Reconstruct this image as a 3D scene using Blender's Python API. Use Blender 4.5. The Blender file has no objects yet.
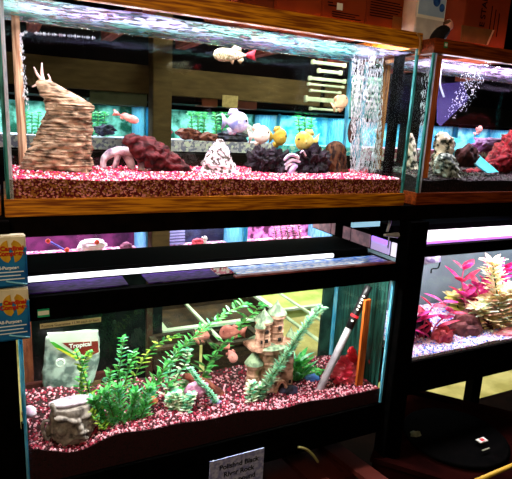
import bpy, bmesh, math, random
from mathutils import Vector, Matrix, noise as mn
random.seed(7)
R = random.random
S = bpy.context.scene
COL = S.collection
# ------------------------------------------------------------------ camera
W, H = 512, 479; CX, CY = 256, 239.5; F = 509.0
def _v(x, y): return Vector((x-CX, -(y-CY), -F)).normalized()
U = _v(1300, 179); D_ = _v(140, 2500); D_ = (D_-U*D_.dot(U)).normalized(); UP = -D_; YY = UP.cross(U)
M3 = Matrix((U, YY, UP))                 # rows = world axes in camera space
CAM = Vector((-0.00099, -1.32103, 0.24204))
cd = bpy.data.cameras.new('camera'); cam = bpy.data.objects.new('camera', cd); COL.objects.link(cam)
cd.sensor_fit = 'HORIZONTAL'; cd.sensor_width = 36; cd.lens = F/512*36; cd.clip_start = .02
cam.matrix_world = Matrix.Translation(CAM) @ M3.to_4x4()
S.camera = cam
def at(px, py, Y):
    r = M3 @ Vector(((px-CX)/F, -(py-CY)/F, -1)); t = (Y-CAM.y)/r.y
    return CAM + r*t
def psz(px, py, Y): return (at(px+1, py, Y)-at(px, py, Y)).length   # metres per pixel there
# ------------------------------------------------------------------ light
wd = bpy.data.worlds.new('world'); S.world = wd; wd.use_nodes = True
wd.node_tree.nodes['Background'].inputs[0].default_value = (.5, .45, .6, 1)
wd.node_tree.nodes['Background'].inputs[1].default_value = .006
S.view_settings.view_transform = 'Standard'; S.view_settings.look = 'None'
S.view_settings.exposure = 0; S.view_settings.gamma = 1; S.view_settings.use_curve_mapping = False
try:
    S.cycles.transparent_max_bounces = 32
except Exception: pass
def area(name, loc, sx, sy, e, col, rot=(0, 0, 0)):
    l = bpy.data.lights.new(name, 'AREA'); l.shape = 'RECTANGLE'; l.size = sx; l.size_y = sy; l.energy = e; l.color = col
    o = bpy.data.objects.new(name, l); COL.objects.link(o); o.location = loc; o.rotation_euler = rot; return o
# room lamp on the shop ceiling, behind and left of the viewer
lo = area('room_light', (-.35, -1.5, .95), .5, .5, 17, (1, .76, .46))
lo.rotation_euler = (Vector((.5, 0, -.1))-Vector((-.35, -1.5, .95))).to_track_quat('-Z', 'Y').to_euler()
area('aisle_and_fill_light', (1.9, 1.25, 1.15), 1.2, .3, 44, (1, .95, .6))
area('aquarium_light', (.6, .105, .545), 1.15, .17, 29, (1, .93, .97))
area('aquarium_light', (1.9, .105, .538), 1.15, .17, 24, (.98, .88, 1))
area('aquarium_light', (.62, .048, -.235), 1.05, .045, 11.5, (.97, 1, .95))
area('aquarium_light', (1.98, .09, -.175), 1.15, .12, 14, (1, .96, .99))
# ------------------------------------------------------------------ materials
MC = {}
def rgb(c): # sRGB 0-255 -> linear
    return tuple(((v/255)/12.92 if v/255 <= .04045 else (((v/255)+.055)/1.055)**2.4) for v in c)+(1,)
def mat(name, c1, c2=None, scale=40, rough=.6, spec=.3, kind='noise', bump=0, stretch=None, em=0, c3=None, metal=0, trans=0, detail=4, lo=.4, hi=.6):
    if name in MC: return MC[name]
    m = bpy.data.materials.new(name); m.use_nodes = True; nt = m.node_tree; N = nt.nodes; L = nt.links
    b = N['Principled BSDF']; b.inputs['Roughness'].default_value = rough; b.inputs['Specular IOR Level'].default_value = spec
    b.inputs['Metallic'].default_value = metal
    c2 = c2 or tuple(v*.8 for v in c1)
    tc = N.new('ShaderNodeTexCoord'); mp = N.new('ShaderNodeMapping'); L.new(tc.outputs['Object'], mp.inputs[0])
    if stretch: mp.inputs['Scale'].default_value = stretch
    if kind == 'voronoi':
        t = N.new('ShaderNodeTexVoronoi'); t.inputs['Scale'].default_value = scale; fac = N.new('ShaderNodeSeparateColor')
        L.new(mp.outputs[0], t.inputs['Vector']); L.new(t.outputs['Color'], fac.inputs[0]); fo = fac.outputs[0]; ho = t.outputs['Distance']
    elif kind == 'wave':
        t = N.new('ShaderNodeTexWave'); t.inputs['Scale'].default_value = scale; t.inputs['Distortion'].default_value = 4; t.inputs['Detail'].default_value = 3
        t.bands_direction = 'Z'; L.new(mp.outputs[0], t.inputs['Vector']); fo = ho = t.outputs['Fac']
    else:
        t = N.new('ShaderNodeTexNoise'); t.inputs['Scale'].default_value = scale; t.inputs['Detail'].default_value = detail
        L.new(mp.outputs[0], t.inputs['Vector']); fo = ho = t.outputs['Fac']
    cr = N.new('ShaderNodeValToRGB'); e = cr.color_ramp.elements
    e[0].color = rgb(c1); e[1].color = rgb(c2); e[0].position = lo; e[1].position = hi
    if c3:
        k = e.new((hi+1)/2 if kind != 'voronoi' else .8); k.color = rgb(c3)
    if kind == 'voronoi': cr.color_ramp.interpolation = 'CONSTANT'; e[0].position = 0
    L.new(fo, cr.inputs[0]); L.new(cr.outputs[0], b.inputs['Base Color'])
    if em:
        L.new(cr.outputs[0], b.inputs['Emission Color']); b.inputs['Emission Strength'].default_value = em
    if bump:
        bp = N.new('ShaderNodeBump'); bp.inputs['Strength'].default_value = bump; bp.inputs['Distance'].default_value = .004
        L.new(ho, bp.inputs['Height']); L.new(bp.outputs[0], b.inputs['Normal'])
    if trans:
        tr = N.new('ShaderNodeBsdfTranslucent'); L.new(cr.outputs[0], tr.inputs[0]); mx = N.new('ShaderNodeMixShader'); mx.inputs[0].default_value = trans
        L.new(b.outputs[0], mx.inputs[1]); L.new(tr.outputs[0], mx.inputs[2]); L.new(mx.outputs[0], N['Material Output'].inputs[0])
    MC[name] = m; return m
def glass(name, tint=(1, 1, 1), gloss=.04, haze=0, hazec=(255, 255, 255), bump=0):
    if name in MC: return MC[name]
    m = bpy.data.materials.new(name); m.use_nodes = True; nt = m.node_tree; N = nt.nodes; L = nt.links
    N.remove(N['Principled BSDF'])
    t = N.new('ShaderNodeBsdfTransparent'); t.inputs[0].default_value = (*tint, 1)
    g = N.new('ShaderNodeBsdfGlossy'); g.inputs['Roughness'].default_value = .03
    mx = N.new('ShaderNodeMixShader'); mx.inputs[0].default_value = gloss
    L.new(t.outputs[0], mx.inputs[1]); L.new(g.outputs[0], mx.inputs[2]); out = mx.outputs[0]
    if haze:
        d = N.new('ShaderNodeBsdfTranslucent'); d.inputs[0].default_value = rgb(hazec)
        m2 = N.new('ShaderNodeMixShader'); m2.inputs[0].default_value = haze
        L.new(out, m2.inputs[1]); L.new(d.outputs[0], m2.inputs[2]); out = m2.outputs[0]
    L.new(out, N['Material Output'].inputs[0]); MC[name] = m; return m
def water_mat(name, ca, cb, amt=.55, sx=9, sy=50):  # lamp light refracted by ripples, painted as translucent noise streaks
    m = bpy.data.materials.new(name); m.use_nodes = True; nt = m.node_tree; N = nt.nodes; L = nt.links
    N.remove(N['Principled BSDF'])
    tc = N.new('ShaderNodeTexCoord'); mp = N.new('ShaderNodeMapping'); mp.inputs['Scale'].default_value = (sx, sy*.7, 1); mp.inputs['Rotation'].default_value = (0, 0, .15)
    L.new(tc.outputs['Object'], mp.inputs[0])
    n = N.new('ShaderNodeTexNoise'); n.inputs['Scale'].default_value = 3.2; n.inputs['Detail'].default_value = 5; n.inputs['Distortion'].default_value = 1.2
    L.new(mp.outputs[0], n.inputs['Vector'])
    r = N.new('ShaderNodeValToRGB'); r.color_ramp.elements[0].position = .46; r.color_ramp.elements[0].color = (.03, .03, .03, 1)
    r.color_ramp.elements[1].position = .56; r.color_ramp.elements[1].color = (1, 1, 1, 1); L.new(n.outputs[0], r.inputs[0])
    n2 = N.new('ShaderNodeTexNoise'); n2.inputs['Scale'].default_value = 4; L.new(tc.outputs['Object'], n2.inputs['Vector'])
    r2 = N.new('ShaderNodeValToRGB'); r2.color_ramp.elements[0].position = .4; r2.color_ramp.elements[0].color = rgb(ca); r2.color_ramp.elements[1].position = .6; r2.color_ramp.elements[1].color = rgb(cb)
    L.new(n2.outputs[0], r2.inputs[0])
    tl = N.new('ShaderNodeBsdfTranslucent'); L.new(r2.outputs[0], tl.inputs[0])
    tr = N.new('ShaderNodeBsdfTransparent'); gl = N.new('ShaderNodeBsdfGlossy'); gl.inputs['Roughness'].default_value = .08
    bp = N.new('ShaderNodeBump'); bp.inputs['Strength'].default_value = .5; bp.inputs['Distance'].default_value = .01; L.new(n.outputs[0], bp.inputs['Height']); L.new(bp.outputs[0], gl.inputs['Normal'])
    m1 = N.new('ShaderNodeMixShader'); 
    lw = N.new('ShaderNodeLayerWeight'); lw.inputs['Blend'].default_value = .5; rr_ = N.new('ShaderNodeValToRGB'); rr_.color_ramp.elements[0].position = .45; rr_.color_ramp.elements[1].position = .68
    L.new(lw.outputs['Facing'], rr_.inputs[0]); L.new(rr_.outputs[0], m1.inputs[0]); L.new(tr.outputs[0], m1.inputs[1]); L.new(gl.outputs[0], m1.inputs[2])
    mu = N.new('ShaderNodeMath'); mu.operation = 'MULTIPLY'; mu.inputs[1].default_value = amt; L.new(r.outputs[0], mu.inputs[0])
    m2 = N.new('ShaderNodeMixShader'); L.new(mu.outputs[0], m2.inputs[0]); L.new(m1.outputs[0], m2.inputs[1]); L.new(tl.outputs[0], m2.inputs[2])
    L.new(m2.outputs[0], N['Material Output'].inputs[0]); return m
def emis(name, c, s):
    if name in MC: return MC[name]
    m = bpy.data.materials.new(name); m.use_nodes = True; N = m.node_tree.nodes; b = N['Principled BSDF']
    b.inputs['Base Color'].default_value = rgb(c); b.inputs['Emission Color'].default_value = rgb(c); b.inputs['Emission Strength'].default_value = s
    MC[name] = m; return m
oak = mat('oak', (130, 64, 8), (222, 142, 24), 3, .45, .35, 'noise', .15, (3, 60, 60), detail=6)
oak_dim = mat('oak_dim_reddish', (92, 32, 8), (150, 66, 18), 3, .45, .35, 'noise', .15, (3, 60, 60), detail=6)  # darker, redder copy of oak painting the dimmer light at the right
black = mat('black_frame', (1, 1, 1), (4, 3, 3), 30, .8, .02)
blackw = mat('black_stand_wood', (4, 2, 2), (12, 6, 5), 20, .8, .03)
clear = glass('clear_glass', gloss=.018)
clear_back = glass('back_glass', (.93, 1, .97), .02)
teal = mat('green_glass_edge', (20, 96, 92), (96, 190, 190), 8, .3, .5, stretch=(20, 20, 2), trans=.4)
blue_edge = mat('blue_glass_edge', (60, 170, 215), (150, 225, 240), 8, .3, .5, stretch=(20, 20, 2), trans=.4)
cream = mat('bright_side_haze', (190, 200, 205), (240, 236, 240), 12, .5, .3, stretch=(20, 20, 3), trans=.4)  # whitish haze of the lit tank side, painted as pale strips
tan_wood = mat('tan_wood', (150, 104, 74), (214, 176, 140), 4, .6, .2, stretch=(30, 30, 2))
orange_wood = mat('orange_wood', (150, 66, 18), (205, 105, 38), 4, .6, .2, stretch=(30, 30, 2))
# ------------------------------------------------------------------ geometry helpers
def link(name, bm, m, parent=None, smooth=False, loc=None):
    me = bpy.data.meshes.new(name); bm.normal_update(); bm.to_mesh(me); bm.free()
    for x in (m if isinstance(m, (list, tuple)) else [m]): me.materials.append(x)
    if smooth:
        for p in me.polygons: p.use_smooth = True
    o = bpy.data.objects.new(name, me); COL.objects.link(o)
    if parent: o.parent = parent
    elif loc is None and len(me.vertices):
        # origin at the base of the thing
        xs = [v.co for v in me.vertices]
        c = Vector(((min(v.x for v in xs)+max(v.x for v in xs))/2, (min(v.y for v in xs)+max(v.y for v in xs))/2, min(v.z for v in xs)))
        me.transform(Matrix.Translation(-c)); o.location = c
    return o
def tag(o, label=None, cat=None, group=None, kind=None):
    if label: o['label'] = label
    if cat: o['category'] = cat
    if group: o['group'] = group
    if kind: o['kind'] = kind
    return o
def empty(name, loc, label, cat, group=None):
    o = bpy.data.objects.new(name, None); COL.objects.link(o); o.location = loc; o.empty_display_size = .02
    return tag(o, label, cat, group)
def part(name, bm, m, root, smooth=False):  # bm in world space, root at root.location
    o = link(name, bm, m, root, smooth)
    q = Vector(root.location); p = root.parent
    while p: q += Vector(p.location); p = p.parent
    o.data.transform(Matrix.Translation(-q)); return o
def box(bm, a, b, mi=0, bev=0):
    x0, y0, z0 = a; x1, y1, z1 = b
    vs = [bm.verts.new(p) for p in ((x0,y0,z0),(x1,y0,z0),(x1,y1,z0),(x0,y1,z0),(x0,y0,z1),(x1,y0,z1),(x1,y1,z1),(x0,y1,z1))]
    fs = [bm.faces.new([vs[i] for i in f]) for f in ((0,3,2,1),(4,5,6,7),(0,1,5,4),(1,2,6,5),(2,3,7,6),(3,0,4,7))]
    for f in fs: f.material_index = mi
    if bev:
        es = list({e for f in fs for e in f.edges}); bmesh.ops.bevel(bm, geom=es, offset=bev, segments=2, affect='EDGES')
    return bm
def B(a, b, bev=0): return box(bmesh.new(), a, b, 0, bev)
def tube(bm, pts, rs, n=8, mi=0, nz=0, cap=True):
    pts = [Vector(p) for p in pts]; rings = []
    if not isinstance(rs, (list, tuple)): rs = [rs]*len(pts)
    for i, p in enumerate(pts):
        t = (pts[min(i+1, len(pts)-1)]-pts[max(i-1, 0)]).normalized()
        a = t.cross(Vector((0, 1, 0.03)));
        if a.length < .05: a = t.cross(Vector((1, 0, 0)))
        a.normalize(); b = t.cross(a)
        ring = []
        for k in range(n):
            th = 2*math.pi*k/n; d = a*math.cos(th)+b*math.sin(th); r = rs[i]
            if nz: r *= 1+nz*mn.noise((p+d*rs[i])*60)
            ring.append(bm.verts.new(p+d*r))
        rings.append(ring)
    for i in range(len(rings)-1):
        for k in range(n):
            f = bm.faces.new((rings[i][k], rings[i][(k+1) % n], rings[i+1][(k+1) % n], rings[i+1][k])); f.material_index = mi
    if cap:
        for r in (rings[0][::-1], rings[-1]):
            f = bm.faces.new(r); f.material_index = mi
    return bm
def smoothpts(pts, k=4):   # catmull-rom through tuples
    P = [Vector(p) for p in pts]; out = []
    for i in range(len(P)-1):
        a, b, c, d = P[max(i-1, 0)], P[i], P[i+1], P[min(i+2, len(P)-1)]
        for j in range(k):
            t = j/k; out.append(.5*((2*b)+(c-a)*t+(2*a-5*b+4*c-d)*t*t+(3*b-a-3*c+d)*t**3))
    out.append(P[-1]); return out
def lathe(bm, c, prof, n=16, mi=0, wob=0):
    rings = []
    for r, z in prof:
        rings.append([bm.verts.new((c[0]+r*math.cos(2*math.pi*k/n)*(1+wob*mn.noise(Vector((k, z*50, 1)))), c[1]+r*math.sin(2*math.pi*k/n), c[2]+z)) for k in range(n)])
    for i in range(len(rings)-1):
        for k in range(n):
            f = bm.faces.new((rings[i][k], rings[i][(k+1) % n], rings[i+1][(k+1) % n], rings[i+1][k])); f.material_index = mi
    f = bm.faces.new(rings[0][::-1]); f.material_index = mi; f = bm.faces.new(rings[-1]); f.material_index = mi
    return bm
def blob(bm, c, r, seed=0, amp=.25, freq=1.5, sub=3, sq=(1, 1, 1), mi=0, rot=None):
    g = bmesh.ops.create_icosphere(bm, subdivisions=sub, radius=1)
    for v in g['verts']:
        d = v.co.normalized(); k = 1+amp*mn.noise(d*freq+Vector((seed*3.1, seed, 0)))+amp*.5*mn.noise(d*freq*3+Vector((seed, 5, 0)))
        p = Vector((d.x*sq[0], d.y*sq[1], d.z*sq[2]))*k*r
        if rot: p = rot @ p
        v.co = Vector(c)+p
        for f in v.link_faces: f.material_index = mi
    return bm
def loft(rows, Y, depth=1.0, n=28, rough=.08, freq=30, ridge=0, sub=4, seed=0):
    """solid whose outline passes the pixel rows (py, left, right) at distance Y; elliptical cross-sections"""
    bm = bmesh.new(); rw = smoothpts([(a, b, c) for a, b, c in rows], sub); rings = []
    for i, (py, l, r) in enumerate(rw):
        pl, pr = at(l, py, Y), at(r, py, Y); c = (pl+pr)/2; rx = max((pr-pl).length/2, 1e-4); ry = rx*depth
        ring = []
        for k in range(n):
            th = 2*math.pi*k/n; ca, sa = math.cos(th), math.sin(th)
            p = Vector((ca*rx, sa*ry, 0)); q = c+p
            s = 1+rough*mn.noise(q*freq+Vector((seed, 0, 0)))+rough*.6*mn.noise(q*freq*2.7+Vector((0, seed, 0)))
            if ridge: s += ridge*abs(mn.noise(Vector((q.x*12, q.y*12, q.z*150))))
            ring.append(bm.verts.new(c+p*s+Vector((0, 0, rough*.1*rx*mn.noise(q*freq)))))
        rings.append(ring)
    for i in range(len(rings)-1):
        for k in range(n): bm.faces.new((rings[i][k], rings[i+1][k], rings[i+1][(k+1) % n], rings[i][(k+1) % n]))
    bm.faces.new(rings[0]); bm.faces.new(rings[-1][::-1])
    bmesh.ops.recalc_face_normals(bm, faces=bm.faces); return bm
def ptube(bm, pp, Y, n=10, nz=0, k=4, dy=0, mi=0):
    """tube along pixels (px, py, radius px[, y offset])"""
    q = smoothpts([tuple(at(p[0], p[1], Y+(p[3] if len(p) > 3 else 0)))for p in pp], k)
    rr = smoothpts([(p[2]*psz(p[0], p[1], Y), 0, 0) for p in pp], k)
    return tube(bm, q, [max(r.x, 1e-4) for r in rr], n, mi, nz)
def plate(bm, pp, Y, th=.003, mi=0):
    """flat polygon of real thickness facing the aisle, outline in pixels at distance Y"""
    a = [bm.verts.new(at(p[0], p[1], p[2] if len(p) > 2 else Y)) for p in pp]; b = [bm.verts.new(v.co+Vector((0, th, 0))) for v in a]
    n = len(a); fs = [bm.faces.new(a), bm.faces.new(b[::-1])]+[bm.faces.new((a[i], b[i], b[(i+1) % n], a[(i+1) % n])) for i in range(n)]
    for f in fs: f.material_index = mi
    bmesh.ops.recalc_face_normals(bm, faces=fs); return bm
def text(s, loc, size, m, root, rot=(math.pi/2, 0, 0), name='lettering', bold=.0, sx=1, align='LEFT'):
    cu = bpy.data.curves.new(name, 'FONT'); cu.body = s; cu.size = size; cu.extrude = .0003; cu.offset = bold; cu.align_x = align
    t = bpy.data.objects.new('tmp', cu); COL.objects.link(t); bpy.context.view_layer.update()
    me = bpy.data.meshes.new_from_object(t.evaluated_get(bpy.context.evaluated_depsgraph_get()))
    bpy.data.objects.remove(t); me.name = name
    from mathutils import Euler
    me.transform(Matrix.Translation(Vector(loc)-Vector(root.location)) @ Euler(rot).to_matrix().to_4x4() @ Matrix.Diagonal((sx, 1, 1, 1)))
    me.materials.clear(); me.materials.append(m)
    o = bpy.data.objects.new(name, me); COL.objects.link(o); o.parent = root; return o
# ------------------------------------------------------------------ setting
FZ = -1.25
dark = mat('dark_wall_paint', (10, 6, 9), (18, 10, 12), 3, .9, .05)
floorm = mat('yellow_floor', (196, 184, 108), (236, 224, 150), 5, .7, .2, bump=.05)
dfl = mat('dark_floor', (10, 6, 6), (20, 11, 9), 6, .9, .03)  # front floor darkened in colour to cut its reflection in the glass
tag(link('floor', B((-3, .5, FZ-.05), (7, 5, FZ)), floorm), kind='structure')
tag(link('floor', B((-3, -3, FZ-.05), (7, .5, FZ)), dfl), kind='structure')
tag(link('wall_back', B((-3, 5, FZ), (7, 5.1, 1.5)), dark), kind='structure')
tag(link('wall_right', B((7, -3, FZ), (7.1, 5.1, 1.5)), dark), kind='structure')
tag(link('wall_left', B((-3.1, -3, FZ), (-3, 5.1, 1.5)), dark), kind='structure')
tag(link('ceiling', B((-3, -3, 1.5), (7, 5, 1.55)), dark), kind='structure')
joist = mat('red_brown_joist', (110, 40, 38), (160, 76, 72), 3, .7, .2, stretch=(20, 2, 20))
for i, x in enumerate((.15, .55, 1.0, 1.5, 2.05, 2.7, 3.4, 4.2)):
    tag(link('trim_%d' % (i+1), B((x, .75, .68), (x+.06, 1.93, .74)), joist), kind='structure')
# ------------------------------------------------------------------ stand: shelf, posts and rails
st = empty('aquarium_stand', (1.2, .2, FZ), 'black wooden two-tier stand carrying the four large aquariums', 'stand')
for nm, a, b in (('shelf', (-.05, .0, -.052), (2.5, .40, -.003)),
                 ('post', (-.055, -.035, FZ), (.004, .03, -.004)), ('post', (1.236, -.03, FZ), (1.318, .03, -.055)),
                 ('post', (2.46, -.02, FZ), (2.54, .04, -.055)),
                 ('post', (-.05, .37, FZ), (.0, .42, -.055)), ('post', (1.25, .38, FZ), (1.30, .43, -.055)),
                 ('post', (2.2, .38, FZ), (2.27, .43, -.055)),
                 ('rail', (0.004, -.005, -.865), (1.236, .40, -.805)), ('rail', (1.318, 0.0, -.743), (2.46, .40, -.705)),
                 ('back_rail', (0.0, .40, -.275), (1.25, .43, -.205)),
                 ('back_rail', (1.30, .40, -.27), (2.5, .43, -.215))):
    part(nm, B(a, b, .002), black if nm != 'shelf' else blackw, st)
# ------------------------------------------------------------------ aquariums
def aquarium(name, label, x0, x1, z0, z1, fm, zb, zt, dep=.36, edges=(teal, teal), group=None, brace=None, xfl=None):
    """zb = top of the bottom frame, zt = underside of the top frame"""
    a = empty('aquarium', ((x0+x1)/2, dep/2, z0), label, 'aquarium')
    t = .006; e = .004
    for nm, lo_, hi_ in (('bottom_frame', z0, zb), ('top_frame', zt, z1)):
        bm = bmesh.new()
        box(bm, (x0-e, -e, lo_), (x1+e, .022, hi_), bev=.0015); box(bm, (x0-e, dep-.022, lo_), (x1+e, dep+e, hi_), bev=.0015)
        box(bm, (x0-e, .022, lo_), (x0+.02, dep-.022, hi_)); box(bm, (x1-.02, .022, lo_), (x1+e, dep-.022, hi_))
        part(nm, bm, fm, a)
    part('bottom_pane', B((x0+.01, .01, zb-.02), (x1-.01, dep-.01, zb-.012)), black, a)
    part('front_pane', B((x0+t, .001, zb-.01), (x1-t, .001+t, zt+.01)), clear, a)
    part('back_pane', B((x0+t, dep-t, zb-.01), (x1-t, dep, zt+.01)), clear_back, a)
    part('side_pane', B((x0, .001, zb-.01), (x0+t, dep, zt+.01)), clear_back, a)
    part('side_pane', B((x1-t, .001, zb-.01), (x1, dep, zt+.01)), clear_back, a)
    for x in (x0+.001, x1-.009):
        s = part('corner_seam', B((x, 0.0005, zb), (x+.008, .009, zt)), edges[0], a)
    if edges[0] is teal: part('corner_seam', B((x0+.009, .001, zb), (x0+.017, .012, zt)), cream, a)  # bright inside of the end pane painted as an extra seam
    for x in (x0+.001, x1-.013):
        s = part('corner_seam', B((x, dep-.012, zb), (x+.012, dep-.001, zt)), edges[1], a)
    return a
A1 = aquarium('a', 'large oak-framed aquarium at upper left with bright pink gravel and a bark stump', 0, 1.212, 0, .552, oak, .042, .505, edges=(teal, blue_edge))
A2 = aquarium('b', 'oak-framed aquarium at upper right with black gravel and red driftwood', 1.272, 2.49, 0, .545, oak_dim, .042, .50, edges=(teal, blue_edge))
A3 = aquarium('c', 'black-framed aquarium at lower left with stone face, castle and green plants', .01, 1.222, -.804, -.205, black, -.745, -.268, dep=.34, edges=(blue_edge, blue_edge))
A4 = aquarium('d', 'black-framed aquarium at lower right with pink plants over white and blue gravel', 1.322, 2.46, -.704, -.15, black, -.602, -.192, edges=(black, black))
# bright haze of the left side pane painted as a strip, and vertical wood strips at the corners
part('side_haze_strip', B((.0065, .05, .05), (.0085, .35, .5)), cream, A1)
tag(link('wooden_strip', ptube(bmesh.new(), [(15, 12, 4), (17, 50, 4.5), (21, 120, 4.5), (24, 172, 4.5)], .3, 8), tan_wood), 'pale tan wooden post at the left end of the upper left aquarium', 'post')
for n_, pts, Y, m_, lb in (('wooden_strip', [(389, 45, 3.2), (377, 186, 3)], .26, mat('brown_strip', (92, 46, 14), (170, 104, 40), 7, .6, stretch=(40, 40, 1.5)), 'brown wooden strip standing inside the right end of the upper left aquarium'),
                      ('wooden_strip', [(435.5, 52, 3.2), (429, 178, 3)], .02, orange_wood, 'orange wooden strip inside the left corner of the upper right aquarium'),
                      ('wooden_strip', [(369, 300, 3), (359, 389, 3)], .05, orange_wood, 'orange wooden rod beside the red ornament in the lower left aquarium'),
                      ('wooden_strip', [(422.5, 262, 3), (408, 356, 3)], .02, orange_wood, 'orange wooden strip at the left edge of the lower right aquarium')):
    a, b = at(pts[0][0], pts[0][1], Y), at(pts[1][0], pts[1][1], Y); x = (a.x+b.x)/2; r = psz(pts[0][0], pts[0][1], Y)*pts[0][2]
    tag(link(n_, B((x-r, Y, min(a.z, b.z)), (x+r, Y+.012, max(a.z, b.z)), .001), m_), lb, 'strip')
tag(link('gap_shade_band', B((1.236, .12, .0), (1.262, .15, .54), .002), black), 'black vertical duct standing for the shade in the gap between the two upper aquariums', 'band')  # darkness between the tanks put in as a black solid
# neighbouring oak frame at the far left
nb = empty('aquarium', (-.14, .3, 0), 'oak frame and pink gravel of another aquarium just left of the upper left one', 'aquarium')
part('bottom_frame', B((-.3, .02, .0), (-.012, .30, .042), .002), oak, nb)
part('gravel', B((-.29, .03, .042), (-.02, .29, .09), .002), mat('pink_gravel_far', (190, 40, 90), (250, 200, 220), 220, .8, .2, 'voronoi', lo=.4, hi=.4, c3=(110, 20, 40)), nb)
# water surfaces
wa = water_mat('ripple_light_lilac', (64, 58, 84), (44, 72, 68), .95, 5, 15)
wb = water_mat('ripple_light_pink', (82, 68, 96), (90, 84, 98), .97, 5, 15)
def water(x0, x1, y0, y1, z, m, lb, nm='water_surface'):
    bm = bmesh.new(); nx, ny = 150, 46; g = [[None]*(ny+1) for _ in range(nx+1)]
    for i in range(nx+1):
        for j in range(ny+1):
            x = x0+(x1-x0)*i/nx; y = y0+(y1-y0)*j/ny
            g[i][j] = bm.verts.new((x, y, z+.003*mn.noise(Vector((x*18, y*60, 0)))+.0015*mn.noise(Vector((x*50, y*110, 3)))))
    for i in range(nx):
        for j in range(ny): bm.faces.new((g[i][j], g[i+1][j], g[i+1][j+1], g[i][j+1]))
    return tag(link(nm, bm, m, smooth=True), lb, 'water', kind='stuff')
water(.008, 1.204, .008, .352, .493, wa, 'rippled water surface with lilac and green lamp light painted in, of the upper left aquarium')
water(1.28, 2.48, .008, .352, .486, wb, 'rippled water surface with bright pinkish lamp light painted in, of the upper right aquarium')
# ------------------------------------------------------------------ gravel
def gravel(x0, x1, y0, y1, zb, fz, cols, lb, n=2600, s=.0045, base=None):
    bm = bmesh.new(); nx, ny = 90, 26
    top = [[bm.verts.new((x0+(x1-x0)*i/nx, y0+(y1-y0)*j/ny, fz(x0+(x1-x0)*i/nx, y0+(y1-y0)*j/ny))) for j in range(ny+1)] for i in range(nx+1)]
    for i in range(nx):
        for j in range(ny): bm.faces.new((top[i][j], top[i+1][j], top[i+1][j+1], top[i][j+1]))
    def skirt(line):
        lo_ = [bm.verts.new((v.co.x, v.co.y, zb)) for v in line]
        for k in range(len(line)-1): bm.faces.new((line[k], lo_[k], lo_[k+1], line[k+1]))
    skirt([top[i][0] for i in range(nx+1)]); skirt([top[i][ny] for i in range(nx+1)][::-1]); skirt(top[0][::-1]); skirt(top[nx])
    oct_ = [Vector(v) for v in ((1,0,0),(-1,0,0),(0,1,0),(0,-1,0),(0,0,1),(0,0,-1))]
    of = ((0,2,4),(2,1,4),(1,3,4),(3,0,4),(2,0,5),(1,2,5),(3,1,5),(0,3,5))
    for _ in range(n):
        t = R(); y = y0+(y1-y0)*(t**1.6); x = x0+s+(x1-x0-2*s)*R(); y = min(max(y, y0+s), y1-s)
        r = s*(.6+.7*R()); c = Vector((x, y, fz(x, y)+r*.35)); mi = 1+int(R()*3)
        q = Matrix.Rotation(R()*6, 3, 'Z') @ Matrix.Rotation(R()*6, 3, 'X')
        vs = [bm.verts.new(c+q @ Vector((v.x*r, v.y*r*(.6+.5*R()), v.z*r*.7))) for v in oct_]
        for f in of: bm.faces.new([vs[k] for k in f]).material_index = mi
    mats = [base]+[mat(lb+str(k), c, tuple(min(255, v*1.1) for v in c), 90, .6, .3) for k, c in enumerate(cols)]
    return tag(link('gravel', bm, mats), lb, 'gravel', kind='stuff')
pinkbase = mat('pink_gravel', (96, 14, 24), (160, 104, 50), 240, .8, .2, 'voronoi', lo=.4, hi=.5, c3=(226, 150, 160), bump=.8)
g1 = lambda x, y: .086+.006*mn.noise(Vector((x*6, y*9, 0)))+(.004 if y > .1 else 0)
gravel(.008, 1.204, .008, .352, .042, g1, ((240, 50, 112), (255, 225, 240), (196, 24, 74)), 'bright pink and white gravel bed of the upper left aquarium', 7000, .0042, pinkbase)
blkbase = mat('black_gravel', (14, 8, 12), (60, 44, 50), 240, .6, .3, 'voronoi', lo=.6, hi=.75, c3=(30, 14, 20), bump=.6)
gravel(1.28, 2.48, .008, .352, .042, lambda x, y: .10-.02*max(0, min(1, (.05-y)/.05))+.008*mn.noise(Vector((x*8, y*9, 2))), ((20, 12, 16), (90, 70, 78), (34, 14, 20)), 'black and brown gravel bed of the upper right aquarium', 2600, .0042, blkbase)
redbase = mat('maroon_gravel', (46, 8, 16), (112, 44, 58), 240, .7, .3, 'voronoi', lo=.7, hi=.8, c3=(22, 6, 9), bump=.8)
def g3(x, y):
    return -.628-.062*min(1, x/1.0)+.012*mn.noise(Vector((x*7, y*9, 5)))-.006*min(1, y/.3)-.036*math.exp(-((x-.13)/.085)**2-(y/.08)**2)
gravel(.018, 1.214, .008, .332, -.745, g3, ((142, 30, 56), (206, 150, 164), (66, 8, 22)), 'maroon and pink gravel bed of the lower left aquarium', 8000, .0052, redbase)
whbase = mat('white_blue_gravel', (236, 232, 244), (110, 130, 205), 260, .7, .3, 'voronoi', lo=.6, hi=.65, c3=(200, 90, 150), bump=.6)
gravel(1.33, 2.452, .008, .352, -.602, lambda x, y: -.592+.05*y/.35+.006*mn.noise(Vector((x*7, y*9, 8))), ((252, 250, 253), (90, 130, 225), (238, 186, 214)), 'white, blue and pink gravel bed of the lower right aquarium', 5000, .0045, whbase)
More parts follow.
